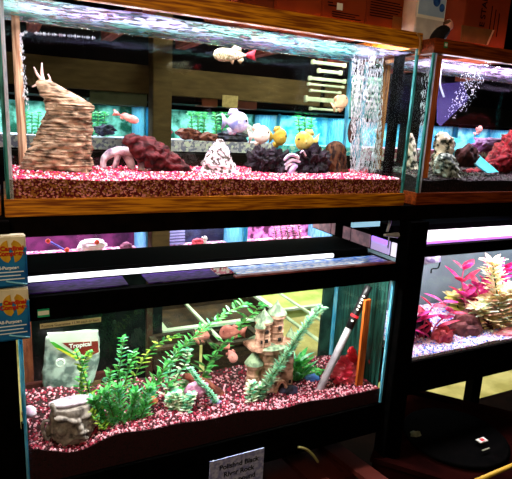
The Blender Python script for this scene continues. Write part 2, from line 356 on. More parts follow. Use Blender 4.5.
# ------------------------------------------------------------------ upper left aquarium contents
bark = mat('ridged_bark', (92, 70, 50), (196, 168, 134), 5, .8, .2, 'wave', .5, (3, 3, 18), lo=.3, hi=.75)
bark = mat('bark2', (56, 42, 26), (186, 158, 130), 16, .8, .2, 'noise', 1, (2, 2, 6), lo=.38, hi=.62)
t = empty('stump_ornament', at(56, 168, .17), 'tall ridged tan bark stump ornament on pink gravel at the far left', 'ornament')
part('trunk', loft([(80, 38, 50), (84, 36, 58), (92, 39, 72), (100, 43, 86), (107, 45, 92), (115, 45, 92), (124, 43, 91), (132, 39, 91), (142, 34, 91), (152, 29, 91), (162, 24, 91), (172, 22, 92)], .17, .5, 60, .12, 35, .13, 9), bark, t)
tw = mat('pale_pink_twig', (210, 170, 160), (245, 220, 215), 40, .6)
bm = bmesh.new()
for pp in ([(44, 84, 2.2), (42, 74, 1.6), (42, 63, .6)], [(42, 80, 1.6), (37, 74, 1.3), (34, 67, .5)], [(40, 82, 1.5), (36, 85, 1.2), (32, 87, .6)], [(44, 84, 2), (50, 80, 1.2), (48, 74, .5)]): ptube(bm, pp, .17)
part('twig', bm, tw, t, True)
sk = mat('bone_lilac', (120, 96, 118), (238, 222, 236), 30, .6, .3, bump=.4)
bm = bmesh.new(); ptube(bm, [(103, 172, 3), (104, 160, 3.5), (112, 153, 4.5), (124, 151, 4.5), (136, 154, 4), (141, 162, 3.5), (142, 173, 2.5)], .24, 12, .3)
ptube(bm, [(118, 155, 3.5), (116, 163, 3), (113, 172, 2)], .24, 10, .3); ptube(bm, [(126, 154, 4), (131, 164, 4), (134, 173, 3)], .25, 10, .3)
tag(link('arch_ornament', bm, sk, smooth=True), 'pale lilac arched bone-like ornament on the pink gravel', 'ornament')
dw = mat('dark_red_driftwood', (34, 8, 12), (100, 34, 40), 5, .7, .25, bump=.8, stretch=(4, 8, 16))
bm = ptube(bmesh.new(), [(124, 139, 4), (134, 143, 9), (146, 150, 13), (160, 158, 12.5), (174, 165, 9), (188, 172, 5), (199, 177, 2)], .2, 40, .5, 16)
tag(link('driftwood', bm, dw), 'dark red driftwood log slanting across pink gravel', 'driftwood')
lace = mat('pale_lace_rock', (80, 72, 66), (240, 226, 236), 70, .8, .2, bump=1, lo=.42, hi=.52)
tag(link('cone_rock', loft([(139, 217, 222), (145, 213, 226), (150, 210, 228), (156, 207, 230), (163, 203, 233), (170, 202, 235), (180, 201, 235)], .17, .9, 40, .2, 60), lace), 'pale cone-shaped lace rock standing on pink gravel', 'rock')
lava = mat('black_lava', (6, 4, 8), (52, 36, 56), 40, .7, .3, bump=1, lo=.4, hi=.75)
for i, (px, py, r, lb) in enumerate(((262, 160, 11, 'black lava rock right of the pale cone rock'), (277, 163, 11, 'black lava rock left of the white coral piece'), (312, 162, 14, 'black lava rock between white coral and brown stump'))):
    tag(link('lava_rock', blob(bmesh.new(), at(px, py+2, .2), r*psz(px, py, .2), i, .7, 2.5, 4, (1.1, .8, 1)), lava), lb, 'rock')
bm = bmesh.new(); cw = mat('white_lilac_coral', (180, 160, 215), (245, 240, 252), 40, .5)
for pp in ([(284, 160, 1.2), (290, 155, 1.6), (298, 157, 1.4), (296, 161, 1)], [(285, 165, 1.2), (292, 160, 1.4), (300, 162, 1)], [(290, 174, 2.6), (293, 168, 3), (297, 166, 1.4)], [(300, 153, .6), (303, 151, .9), (306, 156, .6)], [(286, 170, 1), (288, 165, 1.4), (295, 164, 1)]): ptube(bm, pp, .14)
tag(link('coral', bm, cw, smooth=True), 'white and lilac curled coral piece among the black rocks', 'coral')
br = mat('dark_brown_bark', (26, 14, 14), (92, 62, 40), 14, .8, .2, bump=.8, stretch=(8, 8, 2))
tag(link('stump', loft([(141, 334, 339), (146, 328, 344), (156, 326, 345), (168, 325, 346), (180, 325, 346)], .22, .8, 26, .15, 50), br), 'dark brown bark stump at the right of the black rocks', 'stump')
# ------------------------------------------------------------------ fish
eye = mat('fish_eye', (8, 8, 10), (16, 16, 18), 10, .1, .6)
def fish(name, px, py, Y, lpx, hpx, head, body, fin, label, cat='fish', thick=.28, tilt=0, yaw=0, disc=False, tailm=None, group=None, fins=1.0):
    """body profile along x, head towards +x or -x (head sign); one continuous mesh with fins"""
    s = psz(px, py, Y); L_, Hh = lpx*s, hpx*s; bm = bmesh.new(); n = 16; st_ = 18; rings = []
    tl = .2 if disc else .24           # tail share
    bl = L_*(1-tl)
    for i in range(st_+1):
        u = i/st_; prof = (math.sin(math.pi*min(1, u**(.62 if not disc else .8))))**(.75 if not disc else .6)
        prof = max(prof, .05 if u < .5 else .16)
        x = L_/2-u*bl; ring = []
        for k in range(n):
            th = 2*math.pi*k/n
            ring.append(bm.verts.new((x, math.cos(th)*prof*Hh*.5*thick, math.sin(th)*prof*Hh*.5*(.78 if fins else 1))))
        rings.append(ring)
    for i in range(st_):
        for k in range(n): bm.faces.new((rings[i][k], rings[i][(k+1) % n], rings[i+1][(k+1) % n], rings[i+1][k]))
    bm.faces.new(rings[0][::-1]); bm.faces.new(rings[-1])
    def fin_(pts, mi=1, y0=0):
        th = .0006; a = [bm.verts.new((p[0]*L_, y0-th, p[1]*Hh)) for p in pts]; b = [bm.verts.new((p[0]*L_, y0+th, p[1]*Hh)) for p in pts]
        m_ = len(a); fs = [bm.faces.new(a), bm.faces.new(b[::-1])]+[bm.faces.new((a[i], b[i], b[(i+1) % m_], a[(i+1) % m_])) for i in range(m_)]
        for f in fs: f.material_index = mi
    e = -.5+tl
    fin_([(e+.03, .06), (e-.06, .18), (-.5, .34), (-.46, 0), (-.5, -.34), (e-.06, -.18), (e+.03, -.06)], 2)
    if disc:
        fin_([(.2, .3), (.05, .5), (-.2, .48), (-.3, .25), (-.1, .2)]); fin_([(.15, -.3), (0, -.5), (-.2, -.48), (-.3, -.25), (-.1, -.2)])
    else:
        fin_([(.12, .3), (.0, .56*fins), (-.14, .42*fins), (-.16, .2)]); fin_([(-.05, -.3), (-.12, -.52*fins), (-.2, -.3), (-.18, -.15)]); fin_([(.14, -.28), (.06, -.56*fins), (.02, -.3)])
    for sy in (-1, 1):
        g = bmesh.ops.create_uvsphere(bm, u_segments=8, v_segments=6, radius=Hh*.055)
        for v in g['verts']:
            v.co += Vector((L_*.385, sy*Hh*.5*thick*.52, Hh*.06))
            for f in v.link_faces: f.material_index = 3
        fin_([(.2, -.02), (.08, .04), (.06, -.12)], 1, sy*Hh*.5*thick*.95)
    if head < 0: bmesh.ops.rotate(bm, verts=bm.verts, cent=(0, 0, 0), matrix=Matrix.Rotation(math.pi, 3, 'Z'))
    bmesh.ops.rotate(bm, verts=bm.verts, cent=(0, 0, 0), matrix=Matrix.Rotation(math.radians(yaw), 3, 'Z') @ Matrix.Rotation(math.radians(tilt), 3, 'Y'))
    o = link(name, bm, [body, fin, tailm or fin, eye], smooth=True, loc=1); o.location = at(px, py, Y)
    return tag(o, label, cat)
sil = mat('silver_scales', (150, 140, 96), (236, 232, 214), 560, .35, .6, 'voronoi', lo=.3, hi=.4, c3=(110, 104, 60))
redf = mat('red_fin', (150, 20, 40), (210, 60, 80), 60, .5, trans=.3)
fish('silver_barb', 235, 55, .12, 43, 15, -1, sil, mat('clear_fin', (190, 180, 150), (220, 200, 170), 60, .5, trans=.4), 'silver scaled fish with red tail swimming just under the water surface', tailm=redf, tilt=-5)
pf = mat('pink_fish', (226, 120, 120), (250, 180, 170), 30, .4)
fish('pink_fish', 126, 117, .2, 27, 10, 1, pf, pf, 'slim pink fish left of the distant wooden post', tilt=17, fins=.7)
dis = mat('discus_skin', (200, 196, 226), (120, 130, 190), 22, .4, .4, lo=.5, hi=.62)
fish('discus', 235, 122, .24, 27, 24, 1, dis, mat('discus_fin', (150, 150, 200), (200, 200, 230), 40, .5), 'pale blue discus fish with dark streaks above the cone rock', disc=True, thick=.22)
wf = mat('white_peach_fish', (250, 214, 196), (252, 240, 232), 20, .5)
fish('white_fish', 259, 135, .24, 22, 20, 1, wf, wf, 'round white and peach fish above the black lava rocks', disc=True, tilt=-10)
yf = mat('olive_yellow_fish', (150, 130, 40), (196, 170, 66), 30, .4); yf2 = mat('yellow_fish', (206, 180, 70), (240, 222, 130), 30, .4)
fish('yellow_fish', 278, 137, .24, 18, 19, 1, yf, yf, 'small olive yellow fish, leftmost of the two yellow fish', disc=True)
fish('yellow_fish', 307, 141, .2, 24, 20, -1, yf2, yf2, 'bright yellow fish above the black lava rocks', disc=True)
fish('tan_fish', 340, 103, .28, 17, 14, 1, mat('tan_fish', (190, 150, 110), (222, 190, 150), 30, .5), mat('tan_fin', (190, 160, 120), (220, 190, 150), 30, .5), 'round tan fish in front of the white rack', disc=True, tilt=-30)
dkf = mat('dark_angelfish', (30, 20, 20), (80, 50, 40), 40, .5)
fish('angelfish', 352, 131, .3, 9, 26, 1, dkf, dkf, 'thin dark angelfish beside the bubble curtain', disc=True, yaw=50)
fish('red_fish', 364, 171, .22, 5, 10, 1, redf, redf, 'tiny red fish low beside the bubble curtain', tilt=60)
brownpink = mat('brown_pink_fish', (150, 84, 74), (206, 134, 118), 20, .5)
fish('brown_pink_fish', 233, 332, .2, 27, 17, -1, brownpink, brownpink, 'largest brownish pink fish, seen side-on above the castle\'s left', disc=False, tilt=8, fins=.8)
fish('brown_pink_fish', 201, 336, .22, 15, 20, 1, brownpink, brownpink, 'brownish pink fish left among the plant leaves', tilt=-40, fins=.8)
fish('brown_pink_fish', 231, 354, .16, 20, 11, 1, mat('rose_fish', (206, 120, 116), (236, 170, 160), 20, .5), brownpink, 'rose pink fish diving head down left of the castle', tilt=60, fins=.8)
# ------------------------------------------------------------------ bubbles
bub = mat('white_bubbles', (225, 235, 245), (250, 250, 255), 20, .2, .6, trans=.5)
def bubbles(lb, strands, Y, n, spread, r=.0016, el=3.0, dy=.1):
    bm = bmesh.new()
    oct_ = [(1,0,0),(0,1,0),(-1,0,0),(0,-1,0)]
    for k in range(n):
        pp = random.choice(strands); u = R(); i = u*(len(pp)-1); j = int(min(i, len(pp)-2)); fr = i-j
        px = pp[j][0]*(1-fr)+pp[j+1][0]*fr+(R()-.5)*spread; py = pp[j][1]*(1-fr)+pp[j+1][1]*fr
        c = at(px, py, Y+(R()-.5)*dy); rr = r*(.5+R()); e = 1+R()*el
        top = bm.verts.new(c+Vector((0, 0, rr*e))); bo = bm.verts.new(c-Vector((0, 0, rr*e))); ring = [bm.verts.new(c+Vector(v)*rr) for v in oct_]
        for q in range(4):
            bm.faces.new((ring[q], ring[(q+1) % 4], top)); bm.faces.new((ring[(q+1) % 4], ring[q], bo))
    return tag(link('bubble_stream', bm, bub, smooth=True), lb, 'bubbles', kind='stuff')
bubbles('curtain of white bubbles rising at the right end of the upper left aquarium', [[(354, 172), (356, 60)], [(361, 172), (364, 58)], [(369, 172), (372, 56)], [(376, 172), (380, 54)]], .2, 3000, 8, .001, 10)
bubbles('white bubble stream at the left end of the upper left aquarium', [[(28, 110), (24, 60), (20, 36), (26, 32)], [(24, 100), (22, 60), (20, 34)], [(33, 33), (60, 35), (95, 38)]], .3, 420, 3, .0011, 4)
bubbles('cloud of white bubbles rising left in the upper right aquarium', [[(462, 112), (472, 80), (478, 64)], [(450, 118), (462, 90), (470, 66)], [(470, 100), (480, 76), (486, 62)]], .15, 420, 12, .0013, 1.2)
bubbles('pale bubble curtain against the left side of the upper right aquarium', [[(426, 165), (432, 56)], [(421, 165), (426, 58)]], .34, 420, 7, .0012, 8, .02)
# ------------------------------------------------------------------ upper right contents
pr = mat('cream_green_rock', (30, 36, 26), (224, 210, 186), 42, .8, .2, bump=1, lo=.42, hi=.56)
tag(link('rock', loft([(132, 440, 446), (140, 436, 452), (150, 436, 452), (156, 434, 450), (172, 434, 452)], .10, .8, 26, .3, 60, seed=3), pr), 'tall cream and green rock right of the orange strip in the upper right aquarium', 'rock')
tag(link('rock', loft([(153, 442, 448), (158, 438, 453), (166, 436, 455), (178, 436, 456)], .05, .7, 24, .35, 70, seed=9), mat('grey_green_rock', (30, 44, 40), (180, 190, 180), 60, .8, .2, bump=1)), 'low grey green rock at the foot of the tall cream rock', 'rock')
tag(link('rock', loft([(133, 409, 412), (142, 407, 415), (155, 406, 416), (170, 405, 417)], .27, .6, 24, .3, 60, seed=5), pr), 'cream rock seen through the left side glass of the upper right aquarium', 'rock')
tq = mat('turquoise_plastic', (60, 215, 228), (90, 232, 240), 8, .4, .3, trans=.3)
tag(link('turquoise_plank', plate(bmesh.new(), [(454, 137, .12), (463, 141, .12), (499, 172, .05), (488, 173, .04), (449, 146, .10)], .09, .012), tq), 'bright turquoise plastic strip slanting behind a dark round stone', 'strip')
tag(link('dark_stone', blob(bmesh.new(), at(467, 156, .07), 8.8*psz(467, 156, .07), 4, .3, 2, 3, (1.2, .5, .9)), mat('dark_brown_stone', (30, 12, 14), (74, 34, 32), 40, .8, bump=.6)), 'dark brown rounded stone leaning on the turquoise strip', 'stone')
rd = mat('red_driftwood', (60, 2, 9), (140, 12, 28), 60, .7, .3, bump=1, stretch=(1, 1, 1), lo=.35, hi=.6)
bm = ptube(bmesh.new(), [(464, 174, 3), (476, 172, 3), (488, 167, 5), (500, 160, 8), (514, 153, 12), (535, 142, 14), (560, 130, 10)], .15, 48, .4, 20)
tag(link('driftwood', bm, rd), 'thick bright red driftwood on black gravel in the upper right aquarium', 'driftwood')
lil = glass('lilac_sheet', (.62, .55, .85), .05, .35, (150, 130, 210))
tag(link('plastic_sheet', plate(bmesh.new(), [(438, 84), (437, 122), (441, 126), (468, 100), (463, 82)], .2, .002), lil), 'translucent lilac plastic sheet hanging behind the bubbles', 'sheet')
bm = bmesh.new(); ptube(bm, [(440, 66, 1.2), (467, 70, 1.2)], .12); ptube(bm, [(441, 68, .7), (440, 84, .7), (444, 97, .7)], .12)
tag(link('air_tube', bm, bub, smooth=True), 'thin pale air tube under the water surface in the upper right aquarium', 'tube')
fish('pink_fish', 478, 131, .22, 9, 6, 1, pf, pf, 'tiny pink fish above the turquoise strip', tilt=-40)
# ------------------------------------------------------------------ boxes on top
cb = mat('cardboard_brown', (118, 42, 18), (134, 52, 22), 6, .8, .1)
cbd = mat('cardboard_dark', (78, 30, 16), (90, 36, 18), 6, .8, .1)
ink = mat('dark_ink', (26, 8, 6), (34, 10, 8), 10, .8, .05)
paper = mat('white_paper', (235, 230, 222), (245, 240, 232), 10, .7)
def carton(x0, x1, y0, y1, z0, z1, m, lb, marks=(), tape=None):
    c = empty('cardboard_box', ((x0+x1)/2, (y0+y1)/2, z0), lb, 'box')
    part('body', B((x0, y0, z0), (x1, y1, z1), .003), m, c)
    part('flap', B((x0+.001, y0+.01, z1), (x1-.001, y1-.01, z1+.003)), m, c)
    if marks:
        bm = bmesh.new()
        for (a, b, z, h) in marks: box(bm, (x0+(x1-x0)*a, y0-.0008, z), (x0+(x1-x0)*b, y0+.001, z+h))
        part('printing', bm, ink, c)
    return c
def X(px, py, Y): return at(px, py, Y).x
ty = .03
e_ = [X(238, 2, ty), X(275, 12, ty), X(322, 15, ty), X(366, 22, ty), X(402, 25, ty)]
carton(e_[0], e_[1]-.003, ty, .3, .552, .72, cbd, 'leftmost brown cardboard box on top of the upper left aquarium')
c = carton(e_[1], e_[2]-.003, ty, .3, .552, .74, cb, 'plain brown cardboard box, second from the left on the upper left aquarium')
c = carton(e_[2], e_[3]-.003, ty, .3, .552, .74, cb, 'brown cardboard box with a small white sticker', [(.12, .3, .592, .004), (.1, .22, .60, .003)]+[(.2+.05*R(), .75+.2*R(), .564+.0065*i, .0028) for i in range(3)])
p = at(340, 6.5, ty); part('sticker', B((p.x-.011, ty-.0012, p.z-.01), (p.x+.009, ty, p.z+.009)), paper, c)
c = carton(e_[3], e_[4], ty, .3, .552, .74, cb, 'brown cardboard box with printed lines at the right end of the row', [(.08, .85+.1*R(), .585+.0075*i, .003) for i in range(7)])
part('tape', B((e_[4]-.04, ty-.0012, .552), (e_[4]-.002, ty, .595)), mat('tan_tape', (122, 66, 30), (134, 76, 36), 20, .5), c)
# white carton with blue drops
c = empty('printed_carton', (1.31, .10, .545), 'white and pale blue carton with blue circles on the upper right aquarium', 'carton')
wc = mat('carton_grey_white', (190, 182, 182), (212, 206, 204), 20, .6); wbp = mat('carton_pale_blue', (150, 176, 214), (176, 196, 226), 18, .5, lo=.3, hi=.7)
a = at(414, 33, .06); b_ = at(447, 5, .06)
part('body', B((a.x, .06, .548), (b_.x-.004, .2, .72), .003), wc, c)
zt_ = at(432, 17, .06).z
part('panel', B((a.x+.006, .0585, zt_+.002), (b_.x-.008, .0602, .718)), wbp, c)
part('panel_border', B((a.x+.002, .059, zt_-.008), (b_.x-.005, .0603, .719)), paper, c)
dr = mat('blue_drop', (24, 60, 130), (50, 96, 170), 60, .4)
for px, py, r in ((437, 1, 3.6), (442, 8, 2.6), (428, -6, 3)):
    q = at(px, py, .058); bm = bmesh.new(); rr = r*psz(px, py, .058)
    vs = [bm.verts.new((q.x+rr*math.cos(k*math.pi/10), .0578, q.z+rr*1.1*math.sin(k*math.pi/10))) for k in range(20)]; f = bm.faces.new(vs[::-1])
    ex = bmesh.ops.extrude_face_region(bm, geom=[f]); bmesh.ops.translate(bm, verts=[v for v in ex['geom'] if isinstance(v, bmesh.types.BMVert)], vec=(0, .001, 0))
    part('blue_circle', bm, dr, c)
# box reading STAND
xa, xb = X(463, 30, .08), X(507, 30, .08)
c = empty('cardboard_box', ((xa+xb)/2, .2, .545), 'reddish brown cardboard box reading STAND on the upper right aquarium', 'box')
part('body', B((xa, .08, .545), (xb, .32, .80), .003), cb, c)
q = at(484, 26, .079)
text('E STAND', (q.x, .0788, q.z-.005), .034, ink, c, rot=(math.pi/2, -math.pi/2, 0), bold=.0006)
bm = bmesh.new()
for k in range(3):
    q = at(490+4*k, 26, .079); box(bm, (q.x-.002, .0792, .60), (q.x+.002, .081, .70-.01*k))
part('printing', bm, ink, c)
part('flap', plate(bmesh.new(), [(462, 25), (494, 30), (487, 45), (461, 41)], .06, .003), mat('olive_card', (92, 62, 26), (108, 74, 32), 20, .8), c)
part('flap_edge', plate(bmesh.new(), [(493, 30), (494.5, 30), (488, 45), (486.5, 45)], .0585, .001), mat('pale_edge', (190, 150, 110), (200, 160, 120), 9, .8), c)
# small figurine
fg = empty('figurine', at(448, 38, .03), 'small figurine of a person in dark coat leaning over between the boxes', 'figurine')
skin = mat('skin_pink', (222, 150, 130), (240, 176, 156), 20, .6); coat = mat('dark_coat', (14, 8, 10), (26, 12, 14), 20, .8)
s_ = psz(448, 30, .03)
bm = bmesh.new(); ptube(bm, [(432, 43, 3), (437, 37, 5), (443, 32, 5), (447, 29, 3)], .035, 12, .1); ptube(bm, [(447, 30, 2.2), (449, 27, 1.8)], .035, 8)
part('body', bm, coat, fg, True)
bm = ptube(bmesh.new(), [(446, 29, 1.5), (445, 33, 1.7), (444, 37, 1.4)], .028, 8); part('shirt', bm, mat('maroon_shirt', (120, 20, 40), (150, 40, 60), 20, .7), fg, True)
bm = blob(bmesh.new(), at(449, 25, .03), 3.6*s_, 1, .08, 2, 3, (.8, .85, 1.15), rot=Matrix.Rotation(-.35, 3, 'Y'))
blob(bm, at(451.6, 26, .03), .7*s_, 2, 0, 1, 1); blob(bm, at(447.5, 26, .026), .7*s_, 2, 0, 1, 1)
part('head', bm, skin, fg, True)
part('hair', blob(bmesh.new(), at(448, 22.6, .032), 3.3*s_, 3, .15, 2, 3, (.95, .95, .6)), mat('brown_hair', (60, 34, 20), (96, 60, 34), 40, .8), fg, True)
bm = bmesh.new(); ptube(bm, [(443, 34, 1.6), (444.4, 36.5, 1.1)], .024, 8)
for k in range(5): ptube(bm, [(444.2+(k-2)*.3, 36.3, .3), (444.1+(k-2)*.42, 37.8-abs(k-2)*.2, .22)], .024, 5)
part('hand', bm, skin, fg, True)
# sticker on right oak frame; cable between frames
q = at(446, 45, -.005); bm = B((q.x-.008, -.0052, q.z-.009), (q.x+.008, -.0038, q.z+.009), .0004)
stk = link('price_sticker', bm, mat('green_sticker', (30, 130, 80), (50, 150, 96), 20, .5)); tag(stk, 'small green and white price sticker on the upper right oak frame', 'sticker')
stk2 = link('sticker_centre', B((-.0055, -.0012, .005), (.0055, -.0005, .014)), paper, stk)
tag(link('cable', ptube(bmesh.new(), [(417, 33, .8), (420, 38, .9), (420, 46, .9), (419, 55, .8)], -.012, 8), mat('tan_cable', (150, 110, 60), (170, 126, 70), 9, .5), smooth=True), 'thin tan cable hanging over the end of the upper left oak frame', 'cable')
# ------------------------------------------------------------------ back row of aquariums across the aisle
YB = 2.2
rack = empty('wooden_rack', (1.2, YB, FZ), 'brown timber rack across the aisle carrying the distant aquariums', 'rack')
rw = mat('brown_timber', (70, 56, 40), (92, 74, 52), 4, .8, .1, stretch=(2, 4, 8), lo=.3, hi=.7)
rwd = mat('dark_timber', (10, 6, 6), (20, 11, 10), 4, .8, .1)
pa, pb = at(152, 100, YB-.2), at(171, 100, YB-.2)
part('post', B((pa.x, YB-.22, FZ), (pb.x, YB-.1, .95), .004), rw, rack)
part('post', B((3.1, YB-.12, FZ), (3.22, YB, .95), .004), rwd, rack)
part('beam', B((-.6, YB-.12, .405), (2.6, YB-.06, .58), .003), rw, rack)
part('beam', B((2.6, YB-.12, .34), (4.6, YB-.06, .50), .003), rwd, rack)
part('shelf', B((-.6, YB-.06, -.07), (2.64, YB+.45, .02), .003), rwd, rack)
part('shelf', B((2.64, YB-.06, -.07), (5, YB+.45, -.02), .003), rwd, rack)
part('shelf', B((-.6, YB-.06, -.98), (5, YB+.45, -.92), .003), rwd, rack)
part('back_board', B((-.6, YB+.47, -.98), (5, YB+.5, .95)), dark, rack)
part('upper_shelf', B((-.6, YB-.04, .36), (5, YB+.45, .38)), rwd, rack)
bk = lambda nm, c1, c2, sc=9: mat(nm, c1, c2, sc, .6, .2, lo=.4, hi=.6, em=0)
def far_tank(x0, x1, z0, z1, back, gcols, gh, lb, lamp=(.9, 1, 1), e=7, lip=True, gx=None):
    a = empty('aquarium', ((x0+x1)/2, YB+.2, z0), lb, 'aquarium', None)
    bm = bmesh.new()
    for zz in (z0, z1-.012):
        box(bm, (x0, YB-.0005, zz), (x1, YB+.012, zz+.012)); box(bm, (x0, YB+.388, zz), (x1, YB+.4, zz+.012))
        for x in (x0, x1-.004): box(bm, (x, YB, zz), (x+.004, YB+.4, zz+.012))
    part('frame', bm, black, a)
    part('back_panel', B((x0+.005, YB+.385, z0+.01), (x1-.005, YB+.39, z1-.01)), back, a)
    part('front_pane', B((x0+.003, YB+.002, z0+.012), (x1-.003, YB+.006, z1-.012)), clear, a)
    for x in (x0, x1-.012): part('side_pane', B((x, YB+.003, z0+.012), (x+.012, YB+.38, z1-.012)), blue_edge, a)
    bm = bmesh.new(); box(bm, (x0+.012, YB+.008, z0+.005), (x1-.012, YB+.383, z0+gh))
    part('gravel', bm, mat('farg'+lb[-18:], gcols[0], gcols[1], 60, .8, .2, 'voronoi', lo=.4, hi=.45, c3=gcols[2]), a)
    l = area('aquarium_light', ((x0+x1)/2, YB+.17, z1-.02), (x1-x0)*.9, .25, e, lamp)
    return a
gback = bk('green_plant_backdrop', (6, 78, 58), (150, 236, 216), 8); cback = bk('cyan_backdrop', (40, 150, 190), (150, 225, 235), 10); dback = bk('purple_dark_backdrop', (40, 10, 40), (84, 30, 74), 10)
pkg = ((236, 140, 180), (250, 222, 238), (170, 60, 100)); lg = ((220, 215, 245), (150, 150, 200), (245, 245, 255)); cg = ((120, 220, 240), (60, 180, 215), (190, 240, 245))
far_tank(-.25, .885, .02, .335, gback, lg, .09, 'distant aquarium with green backdrop and white gravel left of the timber post')
far_tank(.91, 1.90, .02, .335, gback, pkg, .09, 'distant aquarium with green backdrop and pink gravel right of the timber post')
far_tank(1.915, 2.62, .02, .345, cback, cg, .08, 'distant aquarium with cyan backdrop and cyan gravel behind the yellow fish')
far_tank(2.66, 3.75, -.02, .33, cback, pkg, .12, 'distant aquarium with pale pink gravel seen through the upper right aquarium', (.85, .9, 1), 7)
far_tank(3.8, 4.7, -.02, .33, cback, pkg, .12, 'distant blue aquarium at the far right edge behind the red driftwood', (.85, .9, 1), 6)
far_tank(-.2, .90, -.92, -.52, dback, pkg, .19, 'distant purple-lit aquarium seen left through the gap between the tiers', (1, .8, 1), 8)
far_tank(1.03, 1.66, -.92, -.50, bk('grey_dark_backdrop', (20, 20, 44), (50, 56, 90), 9), pkg, .19, 'distant aquarium with a white skeleton ornament seen through the middle gap', (.8, .9, 1), 5)
far_tank(1.68, 2.5, -.92, -.48, bk('pink_white_backdrop', (60, 20, 50), (190, 120, 180), 16), pkg, .19, 'distant pink planted aquarium seen through the gap on the right', (1, .85, 1), 8)
# furniture inside the distant tanks
def far_rock(px, py, r, m, lb, sq=(1, .8, .8), Y=YB+.08, cat='rock', nm='rock', seed=0, amp=.4):
    return tag(link(nm, blob(bmesh.new(), at(px, py, Y), r*psz(px, py, Y), seed, amp, 2, 3, sq), m), lb, cat)
dkr = mat('slate_dark', (20, 18, 34), (70, 66, 96), 30, .7); rbr = mat('red_brown_stone', (84, 30, 30), (150, 80, 70), 30, .7); pkr = mat('crimson_stone', (150, 40, 80), (200, 80, 120), 30, .7)
far_rock(105, 130, 9, dkr, 'dark slate rock in the distant aquarium left of the timber post', (1.2, .8, .6), seed=1)
far_rock(165, 133, 6, pkr, 'crimson rock in the distance beside the timber post', (1, .8, .9), Y=YB-.3+.38, seed=2)
far_rock(188, 134, 9, rbr, 'red brown stone in the distant aquarium, leftmost right of the post', (1.3, .8, .6), seed=3)
far_rock(207, 138, 10, rbr, 'red brown stone in the distant aquarium left of the discus', (1.3, .8, .5), seed=4)
far_rock(232, 137, 11, dkr, 'dark slate rock in the distant aquarium under the discus', (1.5, .8, .5), seed=5)
far_rock(247, 130, 6, mat('white_stone', (230, 225, 240), (250, 248, 252), 20, .6), 'white stone in the distant aquarium beside the white fish', (1, .8, .8), seed=6)
far_rock(491, 145, 10, mat('mauve_stone', (120, 60, 110), (170, 110, 160), 30, .7), 'mauve rock in the distant aquarium behind the turquoise strip', (1.6, .8, .5), seed=7)
lf1 = mat('green_leaf_far', (40, 150, 90), (120, 210, 140), 30, .6, trans=.3)
def leaf(bm, base, d, ln, w, mi=0, up=Vector((0, 0, 1)), droop=.25, n=3):
    d = Vector(d).normalized(); s = d.cross(up)
    if s.length < .1: s = Vector((1, 0, 0))
    s.normalize(); nrm = s.cross(d); prev = None; p = Vector(base)
    L_ = [bm.verts.new(p)]; Rr = []
    rows = [(L_[0],)]
    for i in range(1, n+1):
        u = i/(n+1); c = p+d*ln*u-Vector((0, 0, 1))*droop*ln*u*u; ww = w*math.sin(math.pi*u**.8)*.5
        rows.append((bm.verts.new(c-s*ww), bm.verts.new(c+nrm*ww*.35), bm.verts.new(c+s*ww)))
    tip = bm.verts.new(p+d*ln-Vector((0, 0, 1))*droop*ln)
    a = rows[1]; f = [bm.faces.new((rows[0][0], a[1], a[0])), bm.faces.new((rows[0][0], a[2], a[1]))]
    for i in range(1, n):
        a, b = rows[i], rows[i+1]
        f += [bm.faces.new((a[0], a[1], b[1], b[0])), bm.faces.new((a[1], a[2], b[2], b[1]))]
    a = rows[-1]; f += [bm.faces.new((a[0], a[1], tip)), bm.faces.new((a[1], a[2], tip))]
    for x in f: x.material_index = mi
def stem_plant(name, lb, stems, Y, ll, lw, n, fm, sm, cat='plant', up=.5, rad=.7, per=3, curl=.2, tall=1):
    """stems: pixel paths from the base up; n leaf whorls per stem; ll, lw in px"""
    a0 = stems[0][0]; root = empty(name, at(a0[0], a0[1], Y), lb, cat); bs = bmesh.new(); bl = bmesh.new()
    for pp in stems:
        Y2 = Y+(R()-.5)*.03; pp = [(x[0], x[1], rad*(1-.5*i/len(pp))) for i, x in enumerate(pp)]
        ptube(bs, pp, Y2, 6, 0, 4)
        q = smoothpts([tuple(at(x[0], x[1], Y2)) for x in pp], 8); s = psz(pp[0][0], pp[0][1], Y2)
        n_ = int(n*1.35)
        for i in range(n_):
            u = (i+.5+.3*R())/n_; k = u*(len(q)-1); j = int(min(k, len(q)-2)); c = q[j].lerp(q[j+1], k-j); t_ = (q[j+1]-q[j]).normalized()
            ph = R()*6.3
            for w_ in range(per):
                th = ph+2*math.pi*w_/per; side = Vector((math.cos(th), math.sin(th)*.7, 0)); dd = (side+t_*up+Vector((0, 0, .1*R()))).normalized()
                leaf(bl, c, dd, 1.15*ll*s*(.75+.5*R())*(1-.35*u), 1.05*lw*s*(.8+.4*R()), random.randrange(len(fm)) if isinstance(fm, list) else 0, droop=curl)
    part('stem', bs, sm, root, True); part('foliage', bl, fm, root); return root
gl1 = mat('leaf_green', (30, 140, 60), (110, 205, 110), 60, .5, .2, trans=.3); gl2 = mat('leaf_teal', (70, 170, 130), (170, 225, 190), 60, .5, .2, trans=.3)
gl3 = mat('leaf_dark', (20, 80, 36), (80, 140, 60), 60, .5, .2, trans=.3); glp = mat('leaf_pale', (200, 226, 180), (240, 246, 226), 60, .5, .2, trans=.3); gly = mat('leaf_yellow_green', (110, 160, 40), (190, 210, 90), 60, .5, .2, trans=.3)
gls = mat('leaf_sage', (96, 140, 110), (160, 190, 150), 60, .5, .4, trans=.25)
stm = mat('stem_green', (60, 90, 40), (90, 120, 60), 30, .6)
